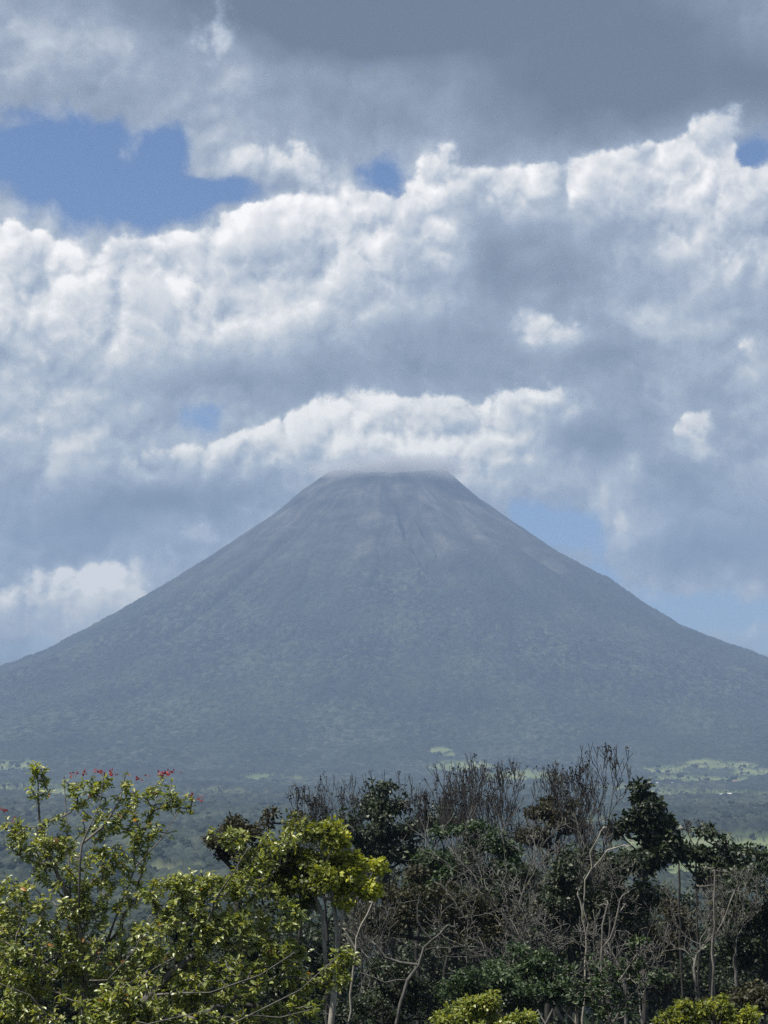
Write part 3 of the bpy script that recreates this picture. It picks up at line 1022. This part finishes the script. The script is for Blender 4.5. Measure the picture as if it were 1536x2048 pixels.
# ------------------------------------------------------------------ the rounded yellow-green tree in the middle
round_trunks = [
    [(662, 2048), (668, 1990), (675, 1910), (673, 1845), (666, 1801), (655, 1740), (640, 1700)],
    [(668, 1990), (652, 1943, .2), (648, 1881, .2), (644, 1826, .2), (620, 1770, .2), (590, 1730, .2)],
    [(675, 1910), (683, 1845, -.2), (692, 1801, -.2), (712, 1777, -.2), (735, 1765, -.2), (745, 1745, -.2)],
    [(652, 1943, .2), (655, 1921, -.1), (619, 1895, -.2), (590, 1877, -.2)],
    [(644, 1826, .2), (600, 1800, .5), (560, 1770, .5), (530, 1740, .6)],
    [(712, 1777, -.2), (700, 1740, -.1), (705, 1700, 0)]]
round_env = [(610, 1690, 110, 42), (560, 1730, 80, 48), (640, 1662, 62, 24), (695, 1705, 55, 40), (728, 1740, 42, 44), (640, 1745, 95, 40), (690, 1775, 55, 22), (545, 1772, 50, 26), (665, 1800, 30, 18), (520, 1700, 40, 30), (600, 1800, 55, 22), (570, 1740, 70, 50), (715, 1780, 36, 20)]


def backlit_tint(p, t):
    x = p[:, 0] / p[:, 1] * F + 768.0
    return t * 0.68 + 0.46 * sstep(590, 730, x) - 0.03  # right lobe tinted yellower and brighter, painting in backlight through its leaves


env_tree('rounded_tree', 'round-headed yellow-green tree on several slim pale trunks in the middle of the wood', 'tree', 40.0, round_trunks, round_env, 680,
         dict(kind='clump', mat=LEAF_YELLOW, n=17, size=0.14, radius=0.22, aspect=0.55, flat=0.75), BARK_PALE, 8, r_root=0.085, r_tip=0.006, seg=0.35, depth=1.0, lump=13, tint_fn=backlit_tint)

# ------------------------------------------------------------------ dark leafy trees of the wood
def leafy(label, dist, trunks, env, ntips, mat, seed, size=0.2, n=22, radius=0.42, bark=BARK_DARK, r_root=0.13, name='dense_tree', cat='tree', aspect=0.5, flat=0.6, group=None, up=0.7, depth=1.0):
    return env_tree(name, label, cat, dist, trunks, env, ntips, dict(kind='clump', mat=mat, n=n, size=size, radius=radius, aspect=aspect, flat=flat, up=up), bark, seed,
                    r_root=r_root, r_tip=0.012, seg=0.7, sides=5, group=group, depth=depth)


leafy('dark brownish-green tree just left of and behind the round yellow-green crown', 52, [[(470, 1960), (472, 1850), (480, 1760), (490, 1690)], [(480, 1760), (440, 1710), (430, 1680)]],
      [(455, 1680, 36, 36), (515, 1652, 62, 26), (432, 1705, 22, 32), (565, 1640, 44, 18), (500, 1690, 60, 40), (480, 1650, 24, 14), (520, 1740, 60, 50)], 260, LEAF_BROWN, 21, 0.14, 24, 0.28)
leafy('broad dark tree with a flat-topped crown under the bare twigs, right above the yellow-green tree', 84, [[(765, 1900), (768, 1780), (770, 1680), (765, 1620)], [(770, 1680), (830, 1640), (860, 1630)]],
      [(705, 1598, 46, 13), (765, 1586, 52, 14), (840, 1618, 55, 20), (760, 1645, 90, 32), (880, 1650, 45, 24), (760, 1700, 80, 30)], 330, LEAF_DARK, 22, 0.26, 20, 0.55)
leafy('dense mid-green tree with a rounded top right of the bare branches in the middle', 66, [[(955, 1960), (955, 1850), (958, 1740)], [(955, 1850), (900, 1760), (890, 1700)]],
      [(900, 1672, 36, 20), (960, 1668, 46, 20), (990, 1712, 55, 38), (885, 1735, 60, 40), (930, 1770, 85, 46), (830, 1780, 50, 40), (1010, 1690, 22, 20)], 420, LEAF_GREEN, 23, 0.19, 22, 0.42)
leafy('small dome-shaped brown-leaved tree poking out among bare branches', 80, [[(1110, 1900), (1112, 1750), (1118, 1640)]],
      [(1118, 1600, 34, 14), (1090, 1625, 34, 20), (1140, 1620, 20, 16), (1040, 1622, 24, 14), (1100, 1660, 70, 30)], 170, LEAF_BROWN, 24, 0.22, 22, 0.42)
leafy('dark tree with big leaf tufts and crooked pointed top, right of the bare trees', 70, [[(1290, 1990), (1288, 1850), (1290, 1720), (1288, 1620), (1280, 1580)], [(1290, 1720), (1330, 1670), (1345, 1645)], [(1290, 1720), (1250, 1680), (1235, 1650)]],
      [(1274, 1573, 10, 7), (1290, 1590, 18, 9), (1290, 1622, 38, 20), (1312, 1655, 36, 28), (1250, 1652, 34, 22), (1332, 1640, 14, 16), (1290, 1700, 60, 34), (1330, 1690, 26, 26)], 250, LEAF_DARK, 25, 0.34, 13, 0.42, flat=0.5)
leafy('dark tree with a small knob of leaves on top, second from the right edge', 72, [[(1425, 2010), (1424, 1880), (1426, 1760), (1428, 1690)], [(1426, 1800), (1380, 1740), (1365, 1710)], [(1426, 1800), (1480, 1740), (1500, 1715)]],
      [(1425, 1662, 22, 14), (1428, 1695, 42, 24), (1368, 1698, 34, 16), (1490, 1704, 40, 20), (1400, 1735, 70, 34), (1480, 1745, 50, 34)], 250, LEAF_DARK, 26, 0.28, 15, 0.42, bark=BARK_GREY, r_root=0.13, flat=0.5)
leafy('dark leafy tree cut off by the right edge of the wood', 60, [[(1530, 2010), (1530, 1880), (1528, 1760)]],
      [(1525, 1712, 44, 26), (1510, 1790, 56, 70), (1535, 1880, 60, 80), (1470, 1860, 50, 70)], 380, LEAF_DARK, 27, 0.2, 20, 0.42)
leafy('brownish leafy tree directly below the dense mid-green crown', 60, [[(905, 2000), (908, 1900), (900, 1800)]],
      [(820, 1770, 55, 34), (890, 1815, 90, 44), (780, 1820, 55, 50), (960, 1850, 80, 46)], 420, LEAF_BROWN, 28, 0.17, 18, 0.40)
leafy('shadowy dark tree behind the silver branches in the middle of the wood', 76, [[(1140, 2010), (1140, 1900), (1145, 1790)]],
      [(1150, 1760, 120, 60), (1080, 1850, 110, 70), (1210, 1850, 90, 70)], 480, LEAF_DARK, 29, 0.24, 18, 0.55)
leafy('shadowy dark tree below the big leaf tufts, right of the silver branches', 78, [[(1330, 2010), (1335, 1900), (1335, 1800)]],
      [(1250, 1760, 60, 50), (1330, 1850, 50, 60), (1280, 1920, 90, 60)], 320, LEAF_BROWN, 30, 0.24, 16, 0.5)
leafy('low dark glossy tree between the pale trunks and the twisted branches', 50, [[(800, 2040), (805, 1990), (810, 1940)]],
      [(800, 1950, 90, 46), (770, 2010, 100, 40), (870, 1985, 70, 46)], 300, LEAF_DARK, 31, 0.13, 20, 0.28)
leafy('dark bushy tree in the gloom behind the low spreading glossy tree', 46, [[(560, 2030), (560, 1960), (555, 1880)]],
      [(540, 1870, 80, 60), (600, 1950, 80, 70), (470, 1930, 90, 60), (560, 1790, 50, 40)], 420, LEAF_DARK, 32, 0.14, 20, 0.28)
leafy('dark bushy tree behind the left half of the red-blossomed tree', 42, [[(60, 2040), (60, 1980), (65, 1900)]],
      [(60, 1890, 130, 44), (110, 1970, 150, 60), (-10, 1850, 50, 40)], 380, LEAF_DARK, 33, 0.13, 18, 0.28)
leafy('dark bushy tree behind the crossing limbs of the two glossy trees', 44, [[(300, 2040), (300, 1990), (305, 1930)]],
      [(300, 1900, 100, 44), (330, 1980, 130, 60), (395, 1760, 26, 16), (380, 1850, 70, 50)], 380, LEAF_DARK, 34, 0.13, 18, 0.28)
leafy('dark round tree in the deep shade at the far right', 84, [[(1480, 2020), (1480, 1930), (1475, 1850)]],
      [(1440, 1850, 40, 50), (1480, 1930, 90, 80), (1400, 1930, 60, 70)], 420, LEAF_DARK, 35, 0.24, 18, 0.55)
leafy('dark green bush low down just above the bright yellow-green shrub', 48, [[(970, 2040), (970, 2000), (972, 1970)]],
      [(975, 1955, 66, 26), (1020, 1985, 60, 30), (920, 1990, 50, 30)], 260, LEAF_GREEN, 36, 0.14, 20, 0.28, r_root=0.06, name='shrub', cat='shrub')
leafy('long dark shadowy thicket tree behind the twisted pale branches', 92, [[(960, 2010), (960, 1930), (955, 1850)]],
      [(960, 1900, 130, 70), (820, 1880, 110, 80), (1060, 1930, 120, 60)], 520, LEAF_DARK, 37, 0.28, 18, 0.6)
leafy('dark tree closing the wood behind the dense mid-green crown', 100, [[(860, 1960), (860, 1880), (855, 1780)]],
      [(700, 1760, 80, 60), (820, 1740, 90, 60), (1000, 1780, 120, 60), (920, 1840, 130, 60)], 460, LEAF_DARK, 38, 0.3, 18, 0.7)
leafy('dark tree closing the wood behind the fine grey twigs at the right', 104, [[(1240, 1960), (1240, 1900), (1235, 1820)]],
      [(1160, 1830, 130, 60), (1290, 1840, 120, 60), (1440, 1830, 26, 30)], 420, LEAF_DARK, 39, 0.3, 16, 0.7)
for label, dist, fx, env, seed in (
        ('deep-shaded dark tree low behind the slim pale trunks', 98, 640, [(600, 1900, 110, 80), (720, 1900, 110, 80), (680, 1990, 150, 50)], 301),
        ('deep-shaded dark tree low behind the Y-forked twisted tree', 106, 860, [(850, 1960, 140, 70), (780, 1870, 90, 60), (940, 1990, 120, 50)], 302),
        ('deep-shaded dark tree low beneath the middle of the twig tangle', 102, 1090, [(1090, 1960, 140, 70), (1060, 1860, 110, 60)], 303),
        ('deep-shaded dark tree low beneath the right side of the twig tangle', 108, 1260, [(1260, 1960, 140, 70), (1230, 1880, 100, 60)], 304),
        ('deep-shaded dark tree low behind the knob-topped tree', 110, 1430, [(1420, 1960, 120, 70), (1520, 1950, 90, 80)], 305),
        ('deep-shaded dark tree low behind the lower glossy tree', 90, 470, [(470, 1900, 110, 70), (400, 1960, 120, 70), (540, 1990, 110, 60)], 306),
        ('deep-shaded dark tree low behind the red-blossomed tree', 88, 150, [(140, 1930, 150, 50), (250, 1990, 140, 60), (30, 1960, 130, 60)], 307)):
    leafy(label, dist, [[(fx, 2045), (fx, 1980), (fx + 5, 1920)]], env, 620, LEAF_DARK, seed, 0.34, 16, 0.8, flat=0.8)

leafy('dark leafy tree in the twig tangle, below the small brown dome', 59, [[(1095, 2030), (1098, 1900), (1100, 1760)]],
      [(1090, 1730, 60, 40), (1050, 1800, 60, 40), (1130, 1810, 60, 40), (1010, 1760, 40, 30)], 260, LEAF_DARK, 311, 0.19, 20, 0.4)
leafy('dark leafy tree in the twig tangle, below the big leaf tufts', 60, [[(1245, 2030), (1243, 1900), (1240, 1760)]],
      [(1230, 1730, 50, 40), (1270, 1800, 60, 44), (1210, 1820, 50, 40)], 240, LEAF_DARK, 312, 0.19, 20, 0.4)
leafy('mid-green tree at the foot of the twig tangle, left of the shiny-leaved shrub', 50, [[(1060, 2060), (1060, 1990), (1062, 1930)]],
      [(1050, 1915, 56, 34), (1010, 1960, 60, 40), (1100, 1960, 50, 36)], 240, LEAF_GREEN, 313, 0.15, 20, 0.32)

# ------------------------------------------------------------------ shrubs along the bottom
env_tree('shrub', 'open shrub with shiny green leaves on thin stems beneath the silver branches', 'shrub', 40.0,
         [[(1180, 2090), (1190, 2010), (1180, 1950), (1170, 1910)], [(1190, 2010), (1240, 1960), (1280, 1900)], [(1190, 2010), (1250, 2000), (1310, 1950)], [(1180, 2090), (1230, 2040), (1255, 1990)], [(1180, 2090), (1120, 2010)]],
         [(1180, 1955, 60, 44), (1285, 1895, 32, 26), (1300, 1945, 46, 34), (1130, 1985, 50, 30), (1225, 2000, 70, 34), (1240, 1930, 40, 30)], 260,
         dict(kind='rosette', mat=LEAF_GREEN, n=(7, 12), size=0.125, aspect=0.46, along=0.16), BARK_GREY, 41, r_root=0.05, r_tip=0.005, seg=0.3, lump=2)
env_tree('shrub', 'bright yellow-green sunlit shrub at the bottom edge', 'shrub', 30.0,
         [[(960, 2130), (960, 2060), (955, 2020)], [(960, 2130), (1010, 2060), (1035, 2030)], [(960, 2130), (910, 2060), (890, 2030)], [(960, 2060), (985, 2010)]],
         [(900, 2034, 38, 24), (955, 2022, 42, 20), (985, 1998, 20, 13), (1045, 2042, 26, 14), (970, 2045, 90, 24), (930, 2010, 24, 14)], 300,
         dict(kind='clump', mat=LEAF_BRIGHT, n=20, size=0.095, radius=0.12, aspect=0.5, flat=0.8, up=1.2), BARK_GREY, 42, r_root=0.04, r_tip=0.004, seg=0.2)
env_tree('shrub', 'yellowish shrub with small leaves in the bottom right corner', 'shrub', 34.0,
         [[(1420, 2140), (1425, 2060), (1430, 2010)], [(1420, 2140), (1380, 2060), (1370, 2020)], [(1420, 2140), (1490, 2060), (1520, 2030)]],
         [(1375, 2022, 26, 16), (1435, 2015, 40, 20), (1490, 2032, 46, 16), (1430, 2045, 90, 20), (1340, 2040, 40, 14)], 260,
         dict(kind='clump', mat=LEAF_YELLOW, n=18, size=0.10, radius=0.14, aspect=0.5, flat=0.8, up=1.0), BARK_GREY, 43, r_root=0.04, r_tip=0.004, seg=0.2, tint_fn=lambda p, t: t - 0.02)
leafy('low brownish-green bush at the right edge behind the yellowish corner shrub', 44, [[(1500, 2080), (1500, 2030), (1500, 2000)]],
      [(1500, 2000, 60, 24), (1440, 2020, 60, 20)], 200, LEAF_BROWN, 44, 0.13, 20, 0.26, r_root=0.05, name='shrub', cat='shrub')

# ------------------------------------------------------------------ bare trees
BARE = 'bare trees on the crest of the wood'
for label, dist, fx, top, wid, seed, kw in (
        ('smallest thin bare tree of the crest, at its left end above the brownish tree', 78, 600, 1562, 90, 51, {}),
        ('thin bare tree with few twigs, second from the left end of the crest', 82, 655, 1566, 100, 52, {}),
        ('bare tree rising just behind the left half of the flat-topped dark crown', 86, 725, 1545, 110, 53, {}),
        ('bare tree rising behind the middle of the flat-topped dark crown', 88, 785, 1538, 110, 54, {}),
        ('slim bare tree at the right shoulder of the flat-topped dark crown', 80, 835, 1556, 90, 55, {}),
        ('well-forked bare tree with upright limbs standing left of the mid-green rounded top', 74, 890, 1520, 130, 56, {}),
        ('tall bare tree with dark pods standing straight behind the mid-green rounded top', 76, 940, 1506, 110, 57, {}),
        ('open bare tree with a clear fork right of the mid-green rounded top', 72, 978, 1512, 100, 58, {}),
        ('bushy bare tree left of the small brown dome, dark with old seed pods', 76, 1042, 1514, 130, 59, {}),
        ('bare tree right behind the small brown dome', 82, 1098, 1518, 110, 60, {}),
        ('bare tree between the small brown dome and the tallest bare tree', 80, 1152, 1528, 120, 61, {}),
        ('tallest bare tree, its wide open crown standing clear above all the others', 70, 1215, 1484, 150, 62, dict(levels=6, r0=0.13, lean=0.1)),
        ('tiny dead sapling against the pasture between the two dark tufted trees', 74, 1362, 1632, 40, 63, dict(levels=4, r0=0.05)),
        ('short spindly dead sapling left of the knob-topped dark tree', 76, 1396, 1640, 44, 64, dict(levels=4, r0=0.05))):
    kk = dict(pods=0.35, up=0.85, tall=1.25, tip_r=0.0075, r0=0.10, bark=BARK_DARK, levels=5 + seed % 2)
    kk.update(kw)
    bare_tree('bare_tree', label, dist, fx, top, wid, seed, group=BARE, **kk)

TANGLE = 'silver-grey leafless trees in the wood'
for label, dist, fx, top, wid, seed, kw in (
        ('broad silver-grey leafless tree forming the left of the twig tangle under the brown dome', 62, 1050, 1630, 240, 71, {}),
        ('biggest silver-grey leafless tree, its crooked limbs filling the middle of the tangle', 56, 1150, 1590, 300, 72, dict(r0=0.10)),
        ('silver-grey leafless tree reaching right in front of the big leaf tufts', 58, 1250, 1610, 230, 73, {}),
        ('low silver-grey leafless tree with wide flat limbs left of the twig tangle', 54, 985, 1740, 240, 74, {}),
        ('low grey leafless tree spreading beneath the twig tangle', 52, 1080, 1800, 230, 75, {}),
        ('grey leafless tree with upright limbs in front of the knob-topped dark tree', 62, 1390, 1740, 170, 76, dict(up=0.6)),
        ('slender grey leafless tree near the right edge', 58, 1470, 1730, 130, 77, dict(up=0.6)),
        ('grey leafless tree with many fine twigs right of the yellow-green crown', 58, 800, 1720, 150, 78, dict(up=0.5)),
        ('grey leafless tree behind the slim pale trunks', 60, 720, 1770, 170, 79, dict(up=0.5)),
        ('low grey leafless tree at the foot of the big tangle on its right side', 50, 1290, 1790, 200, 80, {})):
    kk = dict(pods=0.14, up=0.26, tip_r=0.0075, r0=0.065, bark=BARK_SILVER, levels=5 + (seed % 3 > 0), angle=(0.35, 0.8), crook=0.2, pod_size=0.12, pod_mat=LEAF_BROWN)
    kk.update(kw)
    bare_tree('leafless_tree', label, dist, fx, top, wid, seed, group=TANGLE, **kk)


def limb_tree(label, dist, trunks, seed, bark, r0, tips, ntw=60):
    """Crooked pale tree laid out limb by limb, with a few fine twigs at its limb ends."""
    rng = np.random.default_rng(seed)
    polys = [px_line(t, dist) for t in trunks]
    polys[0] = with_foot(polys[0], rng)
    polys = [densify(p, 0.3, rng, 0.035) for p in polys]
    sk = Skeleton(polys)
    sk.reach(sample_envelope(rng, tips, dist, ntw, 0.8), rng, 0.3, 0.10, 0.0, 0.1)
    root = thing('crooked_tree', label, 'bare tree', polys[0][0])
    co, fc = tubes(sk.tube_lines(r0, 0.010, 0.6), 6)
    part('trunk', co, fc, bark, root, smooth=True)


limb_tree('pale twisted leafless tree whose limbs fork like a Y left of the twig tangle', 48,
          [[(790, 2060), (800, 2010), (815, 1960), (838, 1930), (848, 1895), (864, 1880)], [(864, 1880), (845, 1860), (835, 1840), (835, 1810)], [(864, 1880), (880, 1868), (890, 1855), (896, 1850)],
           [(838, 1930), (800, 1925), (770, 1915), (752, 1890)], [(815, 1960), (770, 1965), (720, 1945)]], 91, BARK_SILVER, 0.055,
          [(835, 1800, 14, 16), (900, 1845, 14, 12), (750, 1885, 14, 14), (720, 1940, 14, 10)], 40)
limb_tree('white crooked limb standing out in the middle of the twig tangle', 52,
          [[(1165, 2060), (1170, 1950), (1172, 1870), (1166, 1815), (1170, 1760), (1184, 1735), (1180, 1705), (1198, 1672)], [(1172, 1870), (1160, 1800), (1155, 1790)], [(1170, 1760), (1215, 1700), (1250, 1690)]], 92, BARK_PALE, 0.036,
          [(1200, 1665, 16, 16), (1155, 1785, 12, 14), (1255, 1690, 20, 10)], 40)
limb_tree('slim straight pale trunk rising bare near the right edge', 50,
          [[(1424, 2060), (1426, 1960), (1425, 1880), (1428, 1800), (1430, 1740)], [(1425, 1880), (1455, 1820), (1470, 1780)]], 93, BARK_GREY, 0.036,
          [(1430, 1735, 20, 20), (1470, 1775, 18, 18), (1400, 1780, 18, 18)], 50)
limb_tree('slim leaning grey trunk beneath the silver branches', 46,
          [[(1215, 2080), (1205, 2000), (1202, 1920), (1205, 1850), (1215, 1810)], [(1205, 1900), (1230, 1850), (1240, 1800)]], 94, BARK_GREY, 0.036,
          [(1215, 1800, 24, 20), (1245, 1795, 18, 18)], 40)
limb_tree('grey trunk with smoky side twigs beside the yellow-green tree', 44,
          [[(705, 2080), (700, 1990), (712, 1900), (722, 1850), (745, 1805)], [(712, 1900), (690, 1860)]], 95, BARK_PALE, 0.035,
          [(745, 1800, 10, 14), (690, 1850, 14, 14)], 24)

# ------------------------------------------------------------------ undergrowth filling the floor of the wood
rng = np.random.default_rng(500)
n = 7500
dd = 36.0 + 84.0 * rng.uniform(0, 1, n) ** 0.8
xx = rng.uniform(-0.28, 0.28, n) * dd
gz = base_height(xx, dd)
tips = np.column_stack([xx, dd, gz + rng.uniform(0.1, 3.0, n) * (0.6 + 0.4 * perlin(xx / 7.0, dd / 7.0, 3))])
b, u, nr, Ls, Ws, k = clump_leaves(rng, tips, 12, 0.20, 0.42, 0.5, 0.8)
co, fc, nv = blade_arrays(b, u, nr, Ls, Ws)
me = mesh_from('undergrowth', co, fc, LEAF_DARK)
set_tint(me, np.repeat(np.clip(rng.normal(0.4, 0.2, len(b)), 0, 1), nv))
ug = bpy.data.objects.new('undergrowth', me)
ug['kind'] = 'stuff'
COL.objects.link(ug)
# ------------------------------------------------------------------ lone trees dotted over the pastures
def crown_ball(rng, r, h):
    """Uneven rounded crown on a short trunk, for trees kilometres away."""
    nu, nvv = 8, 6
    co, fc = [], []
    for lob in range(3):
        c = np.array([rng.normal() * r * 0.42, rng.normal() * r * 0.42, h - r * rng.uniform(0.6, 1.1)])
        rr = r * rng.uniform(0.55, 0.8)
        o = sum(len(q) for q in co)
        th = np.linspace(0.05, math.pi - 0.05, nvv)
        ph = np.arange(nu) * 2 * math.pi / nu
        T, P_ = np.meshgrid(th, ph, indexing='ij')
        k = 1 + 0.28 * rng.normal(size=T.shape)
        co.append(np.stack([c[0] + rr * k * np.sin(T) * np.cos(P_), c[1] + rr * k * np.sin(T) * np.sin(P_), c[2] + 0.8 * rr * k * np.cos(T)], -1).reshape(-1, 3))
        i = np.arange(nvv - 1)[:, None] * nu + np.arange(nu)[None]
        j = np.arange(nvv - 1)[:, None] * nu + (np.arange(nu)[None] + 1) % nu
        fc.append(np.stack([i, i + nu, j + nu, j], -1).reshape(-1, 4) + o)
    tco, tfc = tubes([(np.array([(0, 0, -0.5), (0.1, 0, h * 0.3), (0, 0.1, h * 0.65)]), np.array([r * 0.09, r * 0.07, r * 0.04]))], 5)
    o = sum(len(q) for q in co)
    return np.concatenate(co + [tco]), np.concatenate(fc + [tfc + o])


def far_leaf_material():
    m, n = new_mat('far_leaf')
    pos = n.node('ShaderNodeNewGeometry').outputs['Position']
    c = n.ramp(n.noise(pos, 0.35, 4.0, 0.6), [(0.3, (0.008, 0.014, 0.008)), (0.7, (0.030, 0.042, 0.020))])
    return finish(m, n, bsdf(n, c, 0.9, 0.1))


M_FAR = far_leaf_material()
rng = np.random.default_rng(900)
variants = [mesh_from('pasture_tree', *crown_ball(rng, r, h), M_FAR, smooth=False) for r, h in ((3.2, 7.5), (4.2, 9.0), (2.4, 6.5), (5.0, 10.0))]
LONE = {'pale': ('small dark tree dotted over the pale pastures at the foot of the volcano', 'lone trees on the far pastures'),
        'near': ('small dark tree on the nearer green pasture beyond the right end of the wood', 'lone trees on the near pasture'),
        'left': ('small tree on the hazy green fields behind the red-blossomed tree', 'lone trees on the left fields')}
count = 0
for key, x0, x1, y0, y1, num in (('pale', 1150, 1536, 1530, 1612, 110), ('near', 1330, 1536, 1684, 1745, 26), ('left', 0, 420, 1525, 1610, 40), ('pale', 850, 1000, 1498, 1560, 18)):
    lab, grp = LONE[key]
    made = 0
    for _ in range(num * 6):
        if made >= num:
            break
        p = on_ground(rng.uniform(x0, x1), rng.uniform(y0, y1))
        f = float(forest_mask(np.array([p[0]]), np.array([p[1]]))[0])
        if f > 0.3:
            continue
        o = bpy.data.objects.new('pasture_tree', variants[int(rng.integers(4))])
        o.location = (p[0], p[1], ground_z(p[0], p[1]))
        s = rng.uniform(0.6, 1.15) * (0.8 if key == 'near' else 1.0)
        o.scale = (s * rng.uniform(0.9, 1.3), s, s * rng.uniform(0.85, 1.15))
        o.rotation_euler = (0, 0, rng.uniform(0, 6.28))
        o['label'], o['category'], o['group'] = lab, 'tree', grp
        COL.objects.link(o)
        made += 1

# woodland covering the slope and the valley floor, out to the pastures
rng = np.random.default_rng(950)
balls = []
for q in range(10):
    c_, f_ = crown_ball(rng, rng.uniform(3.0, 5.2), rng.uniform(7.5, 12.0))
    balls.append((c_, f_))
n = 16000
dd = 150.0 + 2500.0 * rng.uniform(0, 1, n) ** 0.75
aa = rng.uniform(-0.30, 0.30, n)
xx, yy = dd * np.sin(aa), dd * np.cos(aa)
ok = forest_mask(xx, yy) > 0.6
ok &= rng.uniform(size=n) < np.clip(dd / 900.0, 0.35, 1.0)
xx, yy, dd = xx[ok], yy[ok], dd[ok]
gz = base_height(xx, yy)
cos, fcs, off = [], [], 0
for i in range(len(xx)):
    c_, f_ = balls[i % 10]
    a_ = rng.uniform(0, 6.28)
    s_ = rng.uniform(0.6, 1.25)
    ca, sa = math.cos(a_) * s_, math.sin(a_) * s_
    p_ = np.column_stack([c_[:, 0] * ca - c_[:, 1] * sa + xx[i], c_[:, 0] * sa + c_[:, 1] * ca + yy[i], c_[:, 2] * s_ * rng.uniform(0.85, 1.2) + gz[i]])
    cos.append(p_)
    fcs.append(f_ + off)
    off += len(p_)
wd = bpy.data.objects.new('woodland', mesh_from('woodland', np.concatenate(cos), np.concatenate(fcs), M_FAR))
wd['kind'] = 'stuff'
COL.objects.link(wd)

# ------------------------------------------------------------------ farm buildings at the foot of the volcano
def flat_mat(name, col, rough=0.6):
    m, n = new_mat(name)
    pos = n.node('ShaderNodeTexCoord').outputs['Object']
    f = n.noise(pos, 0.8, 4.0, 0.6)
    c = n.mix(f, tuple(v * 0.85 for v in col), col)
    return finish(m, n, bsdf(n, c, rough, 0.3))


M_ROOF_W = flat_mat('white_sheet_roof', (0.80, 0.80, 0.78), 0.35)
M_ROOF_G = flat_mat('grey_sheet_roof', (0.42, 0.43, 0.44), 0.4)
M_ROOF_R = flat_mat('rust_sheet_roof', (0.30, 0.16, 0.11), 0.6)
M_WALL = flat_mat('pale_wall', (0.62, 0.58, 0.50), 0.8)
M_DARK = flat_mat('window_glass', (0.03, 0.035, 0.04), 0.2)


def boxes(items):
    co, fc = [], []
    for x0, x1, y0, y1, z0, z1 in items:
        o = len(co) * 8
        co.append([(x, y, z) for z in (z0, z1) for y in (y0, y1) for x in (x0, x1)])
        fc += [[a + o for a in q] for q in ((0, 2, 3, 1), (4, 5, 7, 6), (0, 1, 5, 4), (2, 6, 7, 3), (0, 4, 6, 2), (1, 3, 7, 5))]
    return np.array(co, float).reshape(-1, 3), np.array(fc)


def farm_building(px, py, w, dp, h, rise, roof, label, name='farmhouse', cat='building'):
    p = on_ground(px, py)
    g = ground_z(p[0], p[1])
    root = thing(name, label, cat, (p[0], p[1], g))
    off = np.array(root.location)
    co, fc = boxes([(-w / 2, w / 2, -dp / 2, dp / 2, -2.0, h)])
    part('wall', co + off, fc, M_WALL, root)
    ov = 0.7
    prof = [(-dp / 2 - ov, h), (0, h + rise), (dp / 2 + ov, h), (dp / 2 + ov, h - 0.15), (0, h + rise - 0.2), (-dp / 2 - ov, h - 0.15)]
    rc = np.array([(x, y, z + 0.02) for x in (-w / 2 - ov, w / 2 + ov) for y, z in prof])
    rf = [np.array([(i, (i + 1) % 6, (i + 1) % 6 + 6, i + 6) for i in range(6)]), np.array([(0, 1, 4, 5), (1, 2, 3, 4), (6, 11, 10, 7), (7, 10, 9, 8)])]
    part('roof', rc + off, rf, roof, root)
    k = max(2, int(w / 4))
    for i in range(k):
        xc = -w / 2 + w * (i + 0.5) / k
        if i == k // 2:
            co, fc = boxes([(xc - 0.6, xc + 0.6, -dp / 2 - 0.05, -dp / 2 + 0.02, 0.05, 2.2)])
            part('door', co + off, fc, M_DARK, root)
        else:
            co, fc = boxes([(xc - 0.7, xc + 0.7, -dp / 2 - 0.05, -dp / 2 + 0.02, 1.0, 2.2)])
            part('window', co + off, fc, M_DARK, root)


farm_building(1338, 1570, 15, 9, 3.2, 2.4, M_ROOF_W, 'white-roofed farmhouse below the pale pasture, brightest roof of the upper row')
farm_building(1297, 1568, 11, 8, 3.0, 2.0, M_ROOF_G, 'grey-roofed farmhouse at the left end of the upper row of roofs')
farm_building(1316, 1569, 9, 7, 3.0, 1.8, M_ROOF_G, 'small grey-roofed house between the two larger houses of the upper row')
farm_building(1462, 1592, 14, 8, 3.0, 2.2, M_ROOF_W, 'white-roofed house at the right end of the long shed')
farm_building(1432, 1593, 24, 8, 3.2, 1.8, M_ROOF_G, 'long low grey-roofed shed right of the pasture houses', 'farm_shed', 'shed')
farm_building(1470, 1566, 13, 8, 3.0, 2.0, M_ROOF_R, 'rust-roofed farmhouse on the far right pasture')
